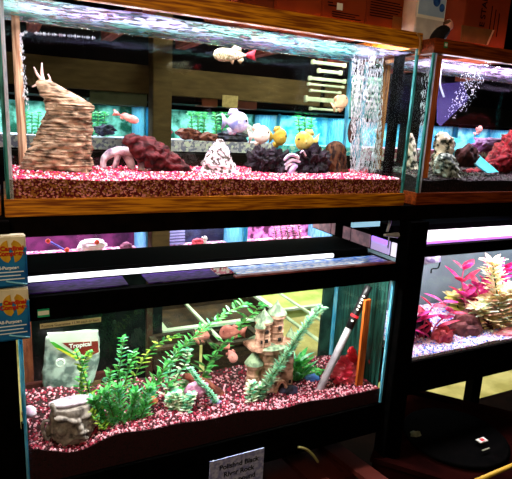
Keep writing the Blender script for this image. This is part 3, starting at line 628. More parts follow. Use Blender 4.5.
for i, (px, lbx) in enumerate(((32, 'left edge of the far green aquarium'), (98, 'left of the slim pink fish'), (198, 'between the distant brown stones'), (222, 'left of the discus'), (305, 'behind the bright yellow fish'))):
    stem_plant('aquatic_plant', 'blurred green plant in the distant tank, '+lbx, [[(px+d*5, 140), (px+d*6, 126), (px+d*7, 113)] for d in (-1, 0, 1)], YB+.2, 7, 4, 6, [lf1], stm)
for i, (px, py, lbx) in enumerate(((72, 250, 'leftmost in the purple-lit tank'), (97, 243, 'beside the white coral heap in the purple-lit tank'), (60, 250, 'low in the purple-lit tank'))):
    pass
wcor = mat('white_far_coral', (240, 220, 235), (252, 246, 250), 20, .6)
far_rock(92, 246, 12, wcor, 'white coral heap in the purple-lit distant aquarium', (1.2, .6, .6), cat='coral', nm='coral', seed=11)
far_rock(126, 247, 6, mat('brown_purple_stone', (110, 60, 80), (150, 96, 120), 30, .7), 'brown purple stone at the right of the purple-lit distant aquarium', seed=12)
tag(link('blue_pipe', ptube(bmesh.new(), [(47, 240, 1), (68, 252, 1.2)], YB+.06), mat('blue_pipe', (60, 70, 170), (90, 100, 200), 9, .5)), 'blue pipe slanting in the purple-lit distant aquarium', 'pipe')
for px, py, lb in ((48, 241, 'small orange red ball at the top of the blue pipe'), (67, 250, 'small orange red ball at the foot of the blue pipe'), (97, 242, 'small orange red ball on the white coral heap')):
    far_rock(px, py, 2.6, mat('orange_red', (220, 70, 50), (236, 90, 60), 9, .5), lb, (1, 1, 1), YB+.03, 'ball', 'ball', amp=.05)
far_rock(198, 243, 6, mat('coral_red_stone', (210, 60, 80), (230, 90, 110), 9, .6), 'coral red stone beside the white skeleton ornament', seed=14)
bm = bmesh.new()
for pp in ([(205, 236, 1), (205, 244, 1.6), (206, 247, 2)], [(202, 237, .8), (206, 241, 1)], [(208, 246, 1.5), (216, 244, 1.6), (224, 247, 1)], [(204, 239, 1.8), (207, 238, 1.6)]): ptube(bm, pp, YB+.05)
tag(link('skeleton_ornament', bm, wcor, smooth=True), 'small white skeleton ornament in the middle gap', 'ornament')
far_rock(235, 246, 6, mat('deep_red_stone', (70, 14, 20), (110, 30, 36), 9, .6), 'deep red stone right of the white skeleton ornament', (1.6, .8, .5), seed=15)
far_rock(268, 246, 6, pf, 'pale pink shell in the pink planted distant aquarium', (1.2, .8, .7), nm='shell', cat='shell', seed=16)
bm = bmesh.new()
for i in range(6): box(bm, (at(166, 233+3.0*i, YB+.3).x, YB+.3, at(166, 233+3*i, YB+.3).z), (at(185, 233+3*i, YB+.3).x, YB+.32, at(166, 231.2+3*i, YB+.3).z))
tag(link('slatted_grate', bm, mat('grey_slat', (96, 90, 130), (120, 116, 150), 9, .6)), 'grey slatted grate in the distant tank of the middle gap', 'grate')
stem_plant('aquatic_plant', 'dark pink plants filling the distant aquarium at the right of the gap', [[(275+6*k, 246), (276+6*k, 236), (274+6*k, 226)] for k in range(5)], YB+.12, 5, 2.5, 7, [mat('mauve_leaf', (150, 70, 110), (210, 150, 180), 40, .6)], stm)
# small cartons and tag above the distant tanks
for i, (a_, b2, y0, y1, m_, lb) in enumerate(((206, 222, 98, 106, mat('pinkish_card', (140, 78, 70), (160, 96, 84), 9, .8), 'small pinkish carton left of the tan tag in the distance'), (222, 238, 96, 107, mat('tan_tag', (150, 130, 96), (172, 152, 114), 40, .8), 'small tan tag card hanging above the distant aquarium'), (238, 262, 99, 108, mat('rose_card', (150, 84, 92), (170, 104, 110), 9, .8), 'flat rose carton right of the tan tag in the distance'), (92, 150, 94, 103, mat('grey_card', (84, 92, 84), (104, 112, 100), 9, .8), 'long grey carton above the leftmost distant aquarium'))):
    p0 = at(a_, y1, YB-.125); p1 = at(b2, y0, YB-.125); z0 = .38 if i != 1 else p0.z
    tag(link('carton' if i != 1 else 'tag_card', B((p0.x, YB-.128 if i == 1 else YB-.045, min(p0.z, p1.z)), (p1.x, YB-.123 if i == 1 else YB+.1, max(p0.z, p1.z)), .001), m_), lb, 'carton' if i != 1 else 'tag')
# white slatted rack hanging near the right end
wm = mat('white_green_slat', (200, 214, 206), (238, 244, 238), 9, .6)
rk = empty('slatted_rack', at(327, 112, 1.5), 'white slatted rack of stacked trays beyond the right end of the upper left aquarium', 'rack')
for i, (l, r, y0, y1) in enumerate(((311, 344, 62, 66), (317, 340, 70, 74), (308, 344, 78, 82), (307, 342, 84.5, 87), (309, 339, 90.5, 93), (304, 335, 97, 103), (309, 335, 108, 111))):
    p0, p1 = at(l, y1, 1.5), at(r, y0, 1.5); zc = (at(l, (y0+y1)/2, 1.5).z+at(r, (y0+y1)/2, 1.5).z)/2; h = (y1-y0)/2*.62*psz(l, y0, 1.5)
    bm = B((p0.x, 1.48, zc-h), (p1.x, 1.5, zc+h), .002); box(bm, (p0.x-.005, 1.475, zc-h*1.5), (p0.x+.012, 1.5, zc+h*1.5), bev=.002); box(bm, (p1.x-.012, 1.475, zc-h*1.5), (p1.x+.005, 1.5, zc+h*1.5), bev=.002)
    part('tray', bm, wm, rk)
part('hanging_rail', B((at(323, 80, 1.52).x-.01, 1.505, at(323, 112, 1.52).z), (at(323, 80, 1.52).x+.01, 1.52, 1.5)), rwd, rk)
rk2 = empty('slatted_rack', at(366, 100, 1.1), 'pale green slatted rack seen through the bubble curtain', 'rack')
for i in range(6):
    y = 79+i*5.5; zc = at(366, y, 1.1).z; part('tray', B((X(354, y, 1.1), 1.08, zc-.006), (X(384, y, 1.1), 1.11, zc+.006), .002), wm, rk2)
part('panel', B((X(354, 90, 1.1), 1.12, at(366, 118, 1.1).z), (X(386, 90, 1.1), 1.13, at(366, 76, 1.1).z)), mat('aqua_panel', (70, 130, 120), (130, 190, 180), 9, .6), rk2)
part('upright', B((X(369, 90, 1.1)-.01, 1.135, FZ), (X(369, 90, 1.1)+.01, 1.15, at(366, 76, 1.1).z)), rwd, rk2)
area('aisle_and_fill_light', (1.75, 1.0, .72), .5, .3, 9, (.95, 1, .98), (-.6, 0, 0))
# ------------------------------------------------------------------ lids and lamps over the lower aquariums
lid = empty('lamp_hood', (.62, .2, -.205), 'black hood with a white tube lamp along the top of the lower left aquarium', 'lamp')
part('housing', B((.02, .125, -.203), (1.19, .335, -.178), .003), black, lid)
part('tube', B((.03, .112, -.201), (1.03, .124, -.187), .002), emis('white_tube', (250, 250, 255), 1.2), lid)
area('lid_fill_light', (.62, .122, -.165), 1.1, .012, .4, (.9, .92, 1), (-.5, 0, 0))  # extra lamp added over the hood to brighten the lids
pg = mat('purple_glass_lid', (14, 4, 50), (96, 44, 176), 40, .6, .08, stretch=(1, 4, 1), lo=.35, hi=.75)
bg = mat('blue_lid_reflection', (30, 120, 240), (215, 240, 255), 40, .25, .5, stretch=(1, 3, 1), lo=.4, hi=.65)  # reflection of the white tube in the lid, painted as a ripple pattern
for x0, x1, m_, lb in ((.03, .29, pg, 'purple tinted glass lid at the left of the lower left aquarium'), (.345, .56, pg, 'purple tinted glass lid, middle one of the lower left aquarium'), (.62, 1.2, bg, 'glass lid painted with a rippled blue lamp reflection at the right of the lower left aquarium')):
    tag(link('glass_lid', B((x0, .02, -.2045), (x1, .106, -.2015), .001), m_), lb, 'lid')
tag(link('lid_strip', B((.60, -.003, -.2045), (1.21, .018, -.199), .001), mat('rose_strip', (130, 60, 60), (190, 110, 110), 20, .5)), 'thin rose brown strip along the front of the blue glass lid', 'strip')
l2 = empty('lamp_hood', (1.9, .12, -.165), 'bright white and violet tube lamp over the lower right aquarium', 'lamp')
part('housing', B((1.325, .16, -.165), (2.45, .30, -.11), .003), black, l2)
part('tube', B((1.33, .02, -.14), (2.44, .05, -.105), .003), emis('white_violet_tube', (255, 238, 255), 3), l2)
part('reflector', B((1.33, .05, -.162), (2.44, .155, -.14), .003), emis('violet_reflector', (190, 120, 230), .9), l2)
part('upper_tube', B((1.36, .22, -.085), (2.2, .235, -.078), .002), emis('violet_tube', (180, 160, 230), 1), l2)
# side panes, pink tank light given as their own glow, in the gap beside the lower right aquarium
pk = empty('glow_panes', (1.262, .25, -.2), 'row of panes with pink and grey tank light painted as glow between the lower aquariums', 'pane row')  # panes glow by themselves to imitate light from the neighbouring tank
gp = mat('grey_pink_pane', (150, 120, 132), (196, 150, 160), 30, .5, em=.35); vp = emis('violet_lamp_glow', (170, 120, 250), 1.6)
ys = [.03, .085, .2, .33, .47, .62]
for i in range(5):
    part('pane', B((1.256, ys[i]+.006, -.2), (1.262, ys[i+1]-.006, -.15)), emis('white_pane', (236, 230, 250), 1) if i == 0 else (emis('lilac_pane', (200, 180, 240), .7) if i == 1 else gp), pk)
part('lamp', B((1.25, .10, -.166), (1.256, .19, -.148), .002), vp, pk)
part('divider', B((1.262, .03, -.205), (1.266, .62, -.145)), black, pk)
bm = bmesh.new(); ptube(bm, [(387, 232, 1), (390, 222, 1.2), (391, 211, 1.5)], .03, 8); ptube(bm, [(384, 235, 1), (397, 235, 2.2), (402, 235, 1.6)], .03, 8); ptube(bm, [(389, 236, .6), (388, 248, .6)], .03, 6)
tag(link('lamp_bracket', bm, mat('bright_metal', (200, 195, 205), (245, 240, 248), 20, .3, metal=.5), smooth=True), 'small bright metal lamp bracket beside the black post', 'bracket')
tag(link('tube_lamp', B((X(353, 224, .2), .2, at(365, 227, .2).z), (X(380, 224, .2), .212, at(365, 222, .2).z)), emis('aqua_lamp', (150, 200, 215), .9)), 'short pale aqua lamp under the upper shelf', 'lamp')
# ------------------------------------------------------------------ product packs at left
def pack(z1, z0, lb, word):
    Y = -.055; x1 = .037; x0 = -.075
    p = empty('product_pack', ((x0+x1)/2, Y, z0), lb, 'package')
    bl = mat('pack_blue', (16, 60, 140), (40, 150, 205), 6, .4, .3, lo=.35, hi=.65); cr = mat('pack_cream', (200, 190, 160), (226, 216, 190), 20, .5)
    h = z1-z0
    bm = bmesh.new(); box(bm, (x0, Y, z0), (x1, Y+.03, z1-.22*h), bev=.004); part('body', bm, bl, p)
    part('header', B((x0, Y+.001, z1-.26*h), (x1-.001, Y+.028, z1), .003), cr, p)
    gold = mat('gold_arrows', (176, 130, 20), (214, 164, 40), 30, .5); red = mat('pack_red', (176, 30, 20), (196, 40, 26), 20, .5)
    c = Vector((.004, Y-.001, z1-.30*h)); bm = bmesh.new()
    for s0 in (0, 1):
        vs = []; 
        for k in range(13): a = math.radians(-80+160*k/12)+math.pi*s0; vs.append(c+Vector((math.cos(a)*.022+(.003 if s0 == 0 else -.003), 0, math.sin(a)*.027)))
        vs.append(c+Vector(((-1 if s0 else 1)*.001, 0, .018*(1 if not s0 else -1)))); vs.append(c+Vector(((-1 if s0 else 1)*.004, 0, 0)))
        a = [bm.verts.new(v) for v in vs]; b = [bm.verts.new(v+Vector((0, .0015, 0))) for v in vs]; n = len(a)
        bm.faces.new(a); bm.faces.new(b[::-1])
        for k in range(n): bm.faces.new((a[k], b[k], b[(k+1) % n], a[(k+1) % n]))
    bmesh.ops.recalc_face_normals(bm, faces=bm.faces); part('emblem', bm, gold, p)
    text('Cardinal', (x1-.006, Y-.0022, c.z+.003), .0145, red, p, bold=.0006, align='RIGHT'); text('Complete', (x1-.005, Y-.0022, c.z-.009), .0145, red, p, bold=.0006, align='RIGHT')
    wt = mat('print_white', (235, 238, 245), (245, 246, 250), 20, .5)
    text(word, (.019, Y-.0022, z0+.36*h), .0105, wt, p, bold=.0004, align='RIGHT')
    bm = bmesh.new()
    for k, x in enumerate((.029, .022, .030)): box(bm, (x0+.01, Y-.001, z0+(.29-.07*k)*h), (x, Y+.001, z0+(.29-.07*k)*h+.0022))
    part('small_print', bm, wt, p)
    bm = bmesh.new(); q = [Vector((-.01+.045*k/8, Y-.0015, z0+h*(.13-.09*(k/8)**.8))) for k in range(9)]; tube(bm, q, .0022, 6); part('swoosh', bm, mat('swoosh_blue', (110, 190, 225), (150, 215, 240), 9, .5), p, True)
pack(-.034, -.157, 'upper blue product pack with gold arrows hanging at the far left post', 'All-Purpose')
pack(-.163, -.292, 'lower blue product pack with gold arrows hanging at the far left post', 'All-Purpose')
# stickers on the lower left aquarium
q = at(43.5, 313, -.006); s = empty('price_sticker', q, 'green and white sticker on the black frame of the lower left aquarium', 'sticker')
part('backing', B((q.x-.014, -.0065, q.z-.0105), (q.x+.014, -.005, q.z+.0105)), mat('sticker_green', (20, 150, 110), (40, 170, 120), 20, .5), s); part('paper', B((q.x-.013, -.0072, q.z-.005), (q.x+.013, -.006, q.z+.006)), mat('sticker_white', (226, 232, 210), (236, 240, 222), 9, .5), s)
a, b = at(40, 327, -.006), at(101, 319, -.006); zc = (a.z+b.z)/2
s = empty('price_strip', (a.x, -.006, zc), 'cream printed price strip on the glass of the lower left aquarium', 'label')
part('strip', B((a.x, -.0065, zc-.0065), (b.x, -.005, zc+.0065)), mat('cream_strip', (214, 204, 160), (226, 216, 176), 20, .6), s)
text('Positive Guarantee 11.99 each or Item', (a.x+.003, -.0067, zc-.0035), .0098, ink, s, sx=.93)
# ------------------------------------------------------------------ behind the lower left aquarium
wtr_ = mat('white_shelf_paint', (190, 205, 176), (232, 240, 214), 9, .6)
tag(link('dark_mask_board', B((X(26, 350, .56), .575, FZ), (X(163, 350, .56), .59, -.275)), mat('dark_green_board', (7, 9, 9), (22, 26, 24), 9, .8, .05)), 'added very dark board masking the bright floor behind the plants at the left of the lower left aquarium', 'board')  # added to block the bright floor and keep this background dark
tag(link('board_post', B((X(147, 345, .55), .555, FZ), (X(153, 345, .55), .573, -.275)), mat('dim_brown', (50, 28, 18), (70, 42, 26), 9, .8)), 'dim brown upright behind the tall green plants', 'post')
sf = empty('shelf_frame', (1.0, .9, FZ), 'white slatted shelf frame with diagonal bars behind the castle', 'shelf')
for px, py, Y_, w_, ln_ in ((333, 348, .46, .02, 1.1), (333, 326, .5, .014, 1.2), (286, 352, .48, .016, .9), (262, 352, .55, .018, .5), (222, 338, .5, .016, .5)):
    q = at(px, py, Y_); part('bar', B((q.x-w_, Y_, q.z-.012), (q.x, Y_+ln_, q.z), .002), wtr_, sf)
for px, py, Y_, w_ in ((170, 330, .66, .42), (186, 322, .85, .55), (250, 312, 1.15, .9)):
    q = at(px, py, Y_); part('crossbar', B((q.x, Y_, q.z-.02), (q.x+w_, Y_+.02, q.z), .002), wtr_, sf); part('leg', B((q.x, Y_, FZ), (q.x+.02, Y_+.02, q.z-.02)), wtr_, sf)
tr = empty('trestle', (.1, .5, FZ), 'brown wooden trestle behind the left end of the lower left aquarium', 'trestle')
part('post', B((X(24, 360, .5), .5, FZ), (X(33, 360, .5), .53, -.25)), mat('brown_red_wood', (96, 44, 26), (130, 66, 38), 6, .7, stretch=(20, 20, 2)), tr)
part('beam', B((X(24, 385, .48), .46, at(60, 397, .46).z), (X(112, 385, .48), .48, at(60, 380, .46).z)), mat('maroon_wood', (60, 22, 20), (86, 34, 28), 6, .7), tr)
bgm = empty('product_bag', at(70, 385, .42), 'clear product bag with green, yellow and red header behind the glass', 'bag')
part('pouch', loft([(333, 46, 98), (345, 44, 99), (360, 43, 99), (375, 42, 97), (386, 44, 92)], .43, .22, 24, .06, 20), mat('bag_grey', (110, 122, 118), (215, 222, 214), 22, .4, .4, lo=.42, hi=.58), bgm, True)
hd_ = part('header', plate(bmesh.new(), [(47, 333), (97, 331), (100, 352), (82, 358), (64, 352), (50, 341)], .385, .003), mat('bag_cream', (214, 214, 196), (236, 236, 224), 9, .5), bgm)
part('red_band', plate(bmesh.new(), [(62, 343), (98, 341), (99, 352), (88, 357), (72, 350)], .3835, .001), mat('bag_red', (120, 30, 22), (150, 44, 30), 9, .5), hd_)
part('green_band', plate(bmesh.new(), [(50, 342), (54, 342), (80, 358), (72, 357), (58, 350)], .383, .001), mat('bag_green', (60, 150, 40), (90, 180, 60), 9, .5), hd_)
part('yellow_band', plate(bmesh.new(), [(54, 347), (60, 349), (82, 359), (76, 360)], .3825, .001), mat('bag_yellow', (220, 200, 60), (236, 216, 90), 9, .5), hd_)
q = at(69, 348.5, .382); text('Tropical', (q.x, .3822, q.z), .022, paper, bgm, bold=.0005)
bm = bmesh.new(); c = at(60, 363, .36); ring = [c+Vector((math.cos(k*math.pi/10), 0, math.sin(k*math.pi/10)))*4*psz(60, 363, .36) for k in range(21)]; tube(bm, ring, .0035, 8); part('ring', bm, paper, bgm, True)
tag(link('price_card', B((X(72, 388, .455), .456, at(72, 392, .45).z), (X(84, 388, .455), .459, at(72, 386, .45).z)), mat('tan_card', (120, 90, 60), (140, 106, 70), 9, .6)), 'small tan price card under the product bag, left one', 'card')
tag(link('price_card', B((X(87, 388, .455), .456, at(87, 390, .45).z), (X(101, 388, .455), .459, at(87, 383, .45).z)), mat('tan_card', (120, 90, 60), (140, 106, 70), 9, .6)), 'small tan price card under the product bag, right one', 'card')
# pale trays and shelving on the yellow floor behind
wtr = mat('white_tray_plastic', (205, 220, 190), (240, 246, 226), 9, .6); ytr = mat('yellow_green_tray', (170, 184, 96), (206, 214, 130), 7, .7); dkw = mat('dark_box_wood', (34, 22, 12), (64, 44, 24), 5, .8, stretch=(3, 3, 14))
def crate(name, px, py, Y, w, d, h, lb, m_, rim, cat):
    c0 = at(px, py, Y); c = empty(name, (c0.x+w/2, Y+d/2, c0.z), lb, cat)
    bm = bmesh.new(); x0, y0, z0 = c0; t = .012
    box(bm, (x0, y0, z0), (x0+w, y0+d, z0+t)); box(bm, (x0, y0, z0+t), (x0+w, y0+t, z0+h)); box(bm, (x0, y0+d-t, z0+t), (x0+w, y0+d, z0+h)); box(bm, (x0, y0+t, z0+t), (x0+t, y0+d-t, z0+h)); box(bm, (x0+w-t, y0+t, z0+t), (x0+w, y0+d-t, z0+h))
    part('body', bm, m_, c)
    bm = bmesh.new(); r = .018
    for a_, b2 in (((x0-r, y0-r, z0+h), (x0+w+r, y0+.006, z0+h+.012)), ((x0-r, y0+d-.006, z0+h), (x0+w+r, y0+d+r, z0+h+.012)), ((x0-r, y0+.006, z0+h), (x0+.006, y0+d-.006, z0+h+.012)), ((x0+w-.006, y0+.006, z0+h), (x0+w+r, y0+d-.006, z0+h+.012))): box(bm, a_, b2)
    part('rim', bm, rim, c); return c
def leg_up(c, x0, x1, y0, y1, ztop):
    for x in (x0, x1-.03):
        for y in (y0, y1-.03): part('leg', B((x, y, FZ), (x+.03, y+.03, ztop)), dkw, c)
c = crate('tray', 166, 345, .62, .55, .38, .06, 'wide white-rimmed dark tray behind the lower left aquarium', dkw, wtr, 'tray')
q = at(166, 345, .62); leg_up(c, q.x+.02, q.x+.52, .64, .98, q.z)
c = crate('wooden_box', 212, 376, .46, .21, .12, .13, 'dark brown wooden box behind the fish and the castle', dkw, dkw, 'box')
q = at(212, 376, .46); leg_up(c, q.x+.01, q.x+.2, .465, .575, q.z)
c = crate('wooden_box', 160, 380, .45, .16, .1, .13, 'added dark brown box hiding the bright floor at the left behind the leafy arching plant', dkw, dkw, 'box')  # added so the bright floor does not show in this dark spot
q = at(160, 380, .45); leg_up(c, q.x+.01, q.x+.15, .455, .545, q.z)
c = crate('tray', 262, 322, .95, .75, .4, .05, 'white-rimmed yellow tray right of the castle in the background', ytr, wtr, 'tray')
q = at(262, 322, .95); leg_up(c, q.x+.02, q.x+.73, .97, 1.32, q.z)
area('aisle_and_fill_light', (.22, .37, -.21), .34, .03, 6.5, (1, .95, .85))  # added lamp behind the back pane, only to brighten the product bag
area('aisle_and_fill_light', (1.1, .95, -.12), .9, .35, 5.5, (.98, 1, .72))
# ------------------------------------------------------------------ lower left aquarium contents
# carved stone head
HS = .014
def stone_head():
    stn = mat('carved_stone', (66, 58, 56), (170, 158, 150), 60, .85, .2, bump=.7, lo=.3, hi=.7)
    root = empty('stone_head_ornament', at(68, 446, .09), 'grey carved stone head planter with scowling brow on maroon gravel', 'ornament')
    s_ = psz(68, 425, .06)
    def bl(bm, px, py, Y, rx, ry, rz, ang=0): blob(bm, at(px, py, Y-HS), s_, px, .05, 1, 3, (rx, ry, rz), rot=Matrix.Rotation(math.radians(ang), 3, 'Y'))
    bm = loft([(404, 52, 91), (409, 50, 92), (420, 50, 93), (432, 51, 93), (441, 56, 90), (449, 62, 86)], .072, .70, 32, .04, 30)
    for a in ((62, 419, .050, 8, 4, 3, 14), (73, 421, .046, 6, 4, 2.6, 24), (86, 416, .052, 6, 4, 2.8, -22),      # brows
              (66, 425.5, .056, 3.4, 2.6, 2, 8), (88, 423, .060, 3, 2.6, 2, -10),                           # eyes
              (79, 422, .048, 3, 4.5, 5, -6), (80.5, 428, .042, 3.6, 5, 5, -8), (82, 432.5, .036, 4.2, 4.5, 3.2, 0), (77, 433.5, .044, 3, 3, 2.4, 0), (86.5, 431.5, .046, 2.6, 3, 2.2, 0),   # nose
              (62, 431, .054, 6, 5, 4.6, 30), (90, 429, .062, 3.6, 4, 3.6, 0),                            # cheeks
              (78, 445.5, .058, 8, 5, 2.6, -8), (60, 412, .070, 9, 4, 4, 0), (80, 409, .070, 10, 4, 4, 0)): bl(bm, *a)
    ptube(bm, [(64, 446, 2.0), (69, 441, 2.6), (75, 437.5, 2.8), (81, 437, 2.6), (88, 438.5, 1.8)], .033, 12)   # drooping moustache lip
    ptube(bm, [(56, 428, 1.2), (63, 437, 1.6), (62, 446, 1.4)], .044, 8)
    hd = part('head', bm, stn, root, True)
    m_ = hd.modifiers.new('remesh', 'REMESH'); m_.mode = 'VOXEL'; m_.voxel_size = .0016; m_.use_smooth_shade = True
    bm = bmesh.new(); ptube(bm, [(49, 421, 1.6), (44.5, 421, 1.8), (42.5, 427, 1.9), (44, 434, 1.9), (47.5, 440, 1.8), (50, 436, 1.4)], .05, 10)
    bl(bm, 48, 430, .078, 2.6, 2, 7)
    e_ = part('ear', bm, stn, root, True)
    bm = bmesh.new(); ptube(bm, [(52, 404, 2.4), (54, 412, 3), (53, 422, 2.4), (52, 434, 1.6)], .054, 10); part('hair_lock', bm, stn, root, True)
    q = at(71, 401, .074); bm = bmesh.new(); lathe(bm, q-Vector((0, 0, .006)), [(21.5*s_, 0), (22*s_, .005), (21*s_, .009), (15*s_, .009), (14*s_, .004)], 32, wob=.04)
    for v in bm.verts: v.co.y = .074+(v.co.y-.074)*.42
    part('rim', bm, mat('pale_stone_rim', (150, 134, 146), (206, 190, 206), 40, .8, bump=.5), root, True)
stone_head()
# plants
stem_plant('aquatic_plant', 'tall leafy green plant right of the stone face, leaning left', [[(100, 424), (86, 405), (80, 385), (84, 362), (90, 352)], [(104, 424), (92, 402), (86, 380), (76, 352)]], .13, 8, 3.6, 15, [gl1, gly, gl3], stm, per=3)
stem_plant('aquatic_plant', 'tall upright green plant with its tip at the top of the bush', [[(112, 426), (116, 395), (120, 365), (123, 338)], [(108, 426), (106, 398), (110, 372)], [(118, 426), (122, 400), (128, 372), (134, 352)]], .16, 9, 3.6, 16, [gl1, gl2, gl3, gl1], stm)
stem_plant('aquatic_plant', 'long thin plant arching up to the right above the dark gap', [[(122, 426), (130, 390), (142, 362), (158, 344), (178, 335)]], .2, 10, 3.6, 14, [gly, gl3], stm)
stem_plant('aquatic_plant', 'dense bright green bush at the centre left of the gravel', [[(118, 432), (112, 412), (104, 392)], [(122, 433), (120, 410), (118, 388)], [(128, 432), (132, 412), (136, 392)], [(134, 430), (144, 410), (150, 388)], [(114, 431), (100, 415), (94, 400)]], .07, 14, 3.4, 12, [gl1, gl1, gl2], stm, up=1.0, per=4)
stem_plant('aquatic_plant', 'yellow green low plant at the foot of the bush', [[(106, 430), (98, 420), (90, 412)], [(110, 432), (104, 420), (100, 408)]], .06, 8, 3, 8, [gly, gly, gl1], stm, up=.8)
stem_plant('aquatic_plant', 'long teal green plant arching from the bush up to the upper right', [[(134, 428), (146, 400), (160, 376), (178, 352), (200, 332), (222, 316), (245, 304)]], .12, 13, 3, 28, [gl1, gl2, gl3, gl1], stm, per=4, up=.8)
stem_plant('aquatic_plant', 'green plant with broad leaves behind the brown pink fish', [[(196, 395), (205, 370), (222, 345), (240, 326), (262, 305)]], .27, 14, 5, 15, [gl3, gl1], stm)
stem_plant('aquatic_plant', 'pale green plant left of the leafy arch over the gravel', [[(160, 410), (168, 385), (172, 362), (182, 346)], [(164, 410), (176, 380), (186, 362), (188, 350)]], .2, 8, 4, 10, [gl2, glp, gl1], stm)
stem_plant('aquatic_plant', 'whitish fluffy plant low in the middle gravel', [[(182, 414), (180, 402), (176, 392)], [(184, 414), (188, 402), (192, 394)], [(178, 414), (172, 404), (170, 396)]], .08, 8, 5, 7, [glp, glp, gl2], stm, per=5)
stem_plant('aquatic_plant', 'pale variegated plant just above the whitish fluffy plant', [[(180, 404), (178, 394), (172, 386)], [(183, 404), (186, 392), (184, 382)]], .15, 8, 5.5, 6, [glp, gls, gl1], stm, per=4)
stem_plant('aquatic_plant', 'short teal sprig slanting across the brown driftwood', [[(216, 403), (208, 391), (198, 380), (190, 368)]], .07, 5, 2.2, 18, [gl2], stm, per=5)
stem_plant('aquatic_plant', 'feathery grey green plant leaning right in front of the castle', [[(256, 402), (266, 385), (278, 368), (290, 350), (300, 335), (312, 318), (322, 308)]], .09, 8, 1.8, 44, [gls, gls, gl2], stm, per=7, up=.7)
stem_plant('aquatic_plant', 'spiky broad-leaved green plant between castle and siphon', [[(298, 382), (296, 374), (297, 362)]], .17, 22, 5, 6, [gl1, gl2, gl1], stm, per=5, up=.9)
stem_plant('aquatic_plant', 'small green sprig at the foot of the spiky plant', [[(302, 380), (310, 374), (320, 370)]], .17, 8, 3.5, 7, [gl1, gl3], stm)
stem_plant('aquatic_plant', 'short white green plant at the foot of the castle', [[(252, 402), (250, 392), (252, 382)], [(256, 402), (260, 392), (262, 386)]], .08, 7, 4, 7, [glp, gl2], stm, per=4)
# castle
cs = mat('castle_clay', (120, 84, 66), (204, 158, 136), 40, .8, .2, bump=.6, lo=.35, hi=.65); rf = mat('castle_roof', (70, 84, 66), (130, 150, 116), 40, .8, bump=.4)
Y = .14; cz = at(268, 396, Y); s = psz(268, 360, Y); castle = empty('castle', cz, 'clay pink castle ornament with several towers and green roofs', 'ornament')
def tower(px, ytop, ybot, r, roof, seed, dy=0, wins=2):
    b, t_ = at(px, ybot, Y), at(px, ytop, Y); x = (b.x+t_.x)/2; h = t_.z-b.z; r *= s; bm = bmesh.new()
    pr_ = [(r*1.12, 0), (r, .05*h)]
    for k in range(5): u = .05+.8*k/5; pr_ += [(r*(1-.04*k), u*h), (r*(1.07-.04*k), (u+.02)*h), (r*(1-.04*k), (u+.05)*h)]
    pr_ += [(r*.85, .88*h), (r*1.12, .92*h), (r*1.15, h), (r*.7, h)]
    lathe(bm, (x, Y+dy, b.z), pr_, 18, wob=.1); tw_ = part('tower', bm, cs, castle)
    bm = bmesh.new(); lathe(bm, (x, Y+dy, t_.z), [(r*1.2, 0), (r*.95, .25*roof*s), (r*.5, .6*roof*s), (r*.12, roof*s), (r*.05, roof*s*1.2)], 14); part('roof', bm, rf, tw_)
    bm = bmesh.new()
    for k in range(wins): box(bm, (x-r*.18, Y+dy-r*1.05, b.z+h*(.35+.3*k)), (x+r*.18, Y+dy-r*.8, b.z+h*(.35+.3*k)+.012))
    part('window', bm, mat('window_dark', (16, 10, 10), (30, 20, 18), 9, .8), tw_) if wins else bm.free()
tower(268, 345, 398, 15, 4, 1, .02, 0); tower(252, 362, 398, 7, 12, 2, -.01, 1); tower(263, 320, 350, 7, 9, 3, .0); tower(277, 314, 352, 7.5, 10, 4, .01); tower(257, 325, 348, 4, 9, 5, -.02, 1); tower(287, 345, 398, 6, 0.1, 6, 0, 1); tower(290, 336, 348, 3.5, 8, 7, 0, 0)
a = at(271, 396, Y-.01); b = at(283, 380, Y-.01)
bm = bmesh.new(); ring = [Vector(((a.x+b.x)/2+math.cos(t_)*6*s, Y-.04, a.z+max(0, math.sin(t_))*17*s)) for t_ in [math.pi*k/10 for k in range(11)]]; tube(bm, ring, 1.6*s, 6); part('gate_arch', bm, cs, castle)
part('gate', B(((a.x+b.x)/2-5*s, Y-.036, a.z), ((a.x+b.x)/2+5*s, Y-.03, a.z+14*s)), mat('window_dark', (16, 10, 10), (30, 20, 18), 9, .8), castle)
part('terrace', B((X(249, 345, Y), Y-.025, at(268, 347, Y).z), (X(289, 345, Y), Y+.05, at(268, 343, Y).z), .003), cs, castle)
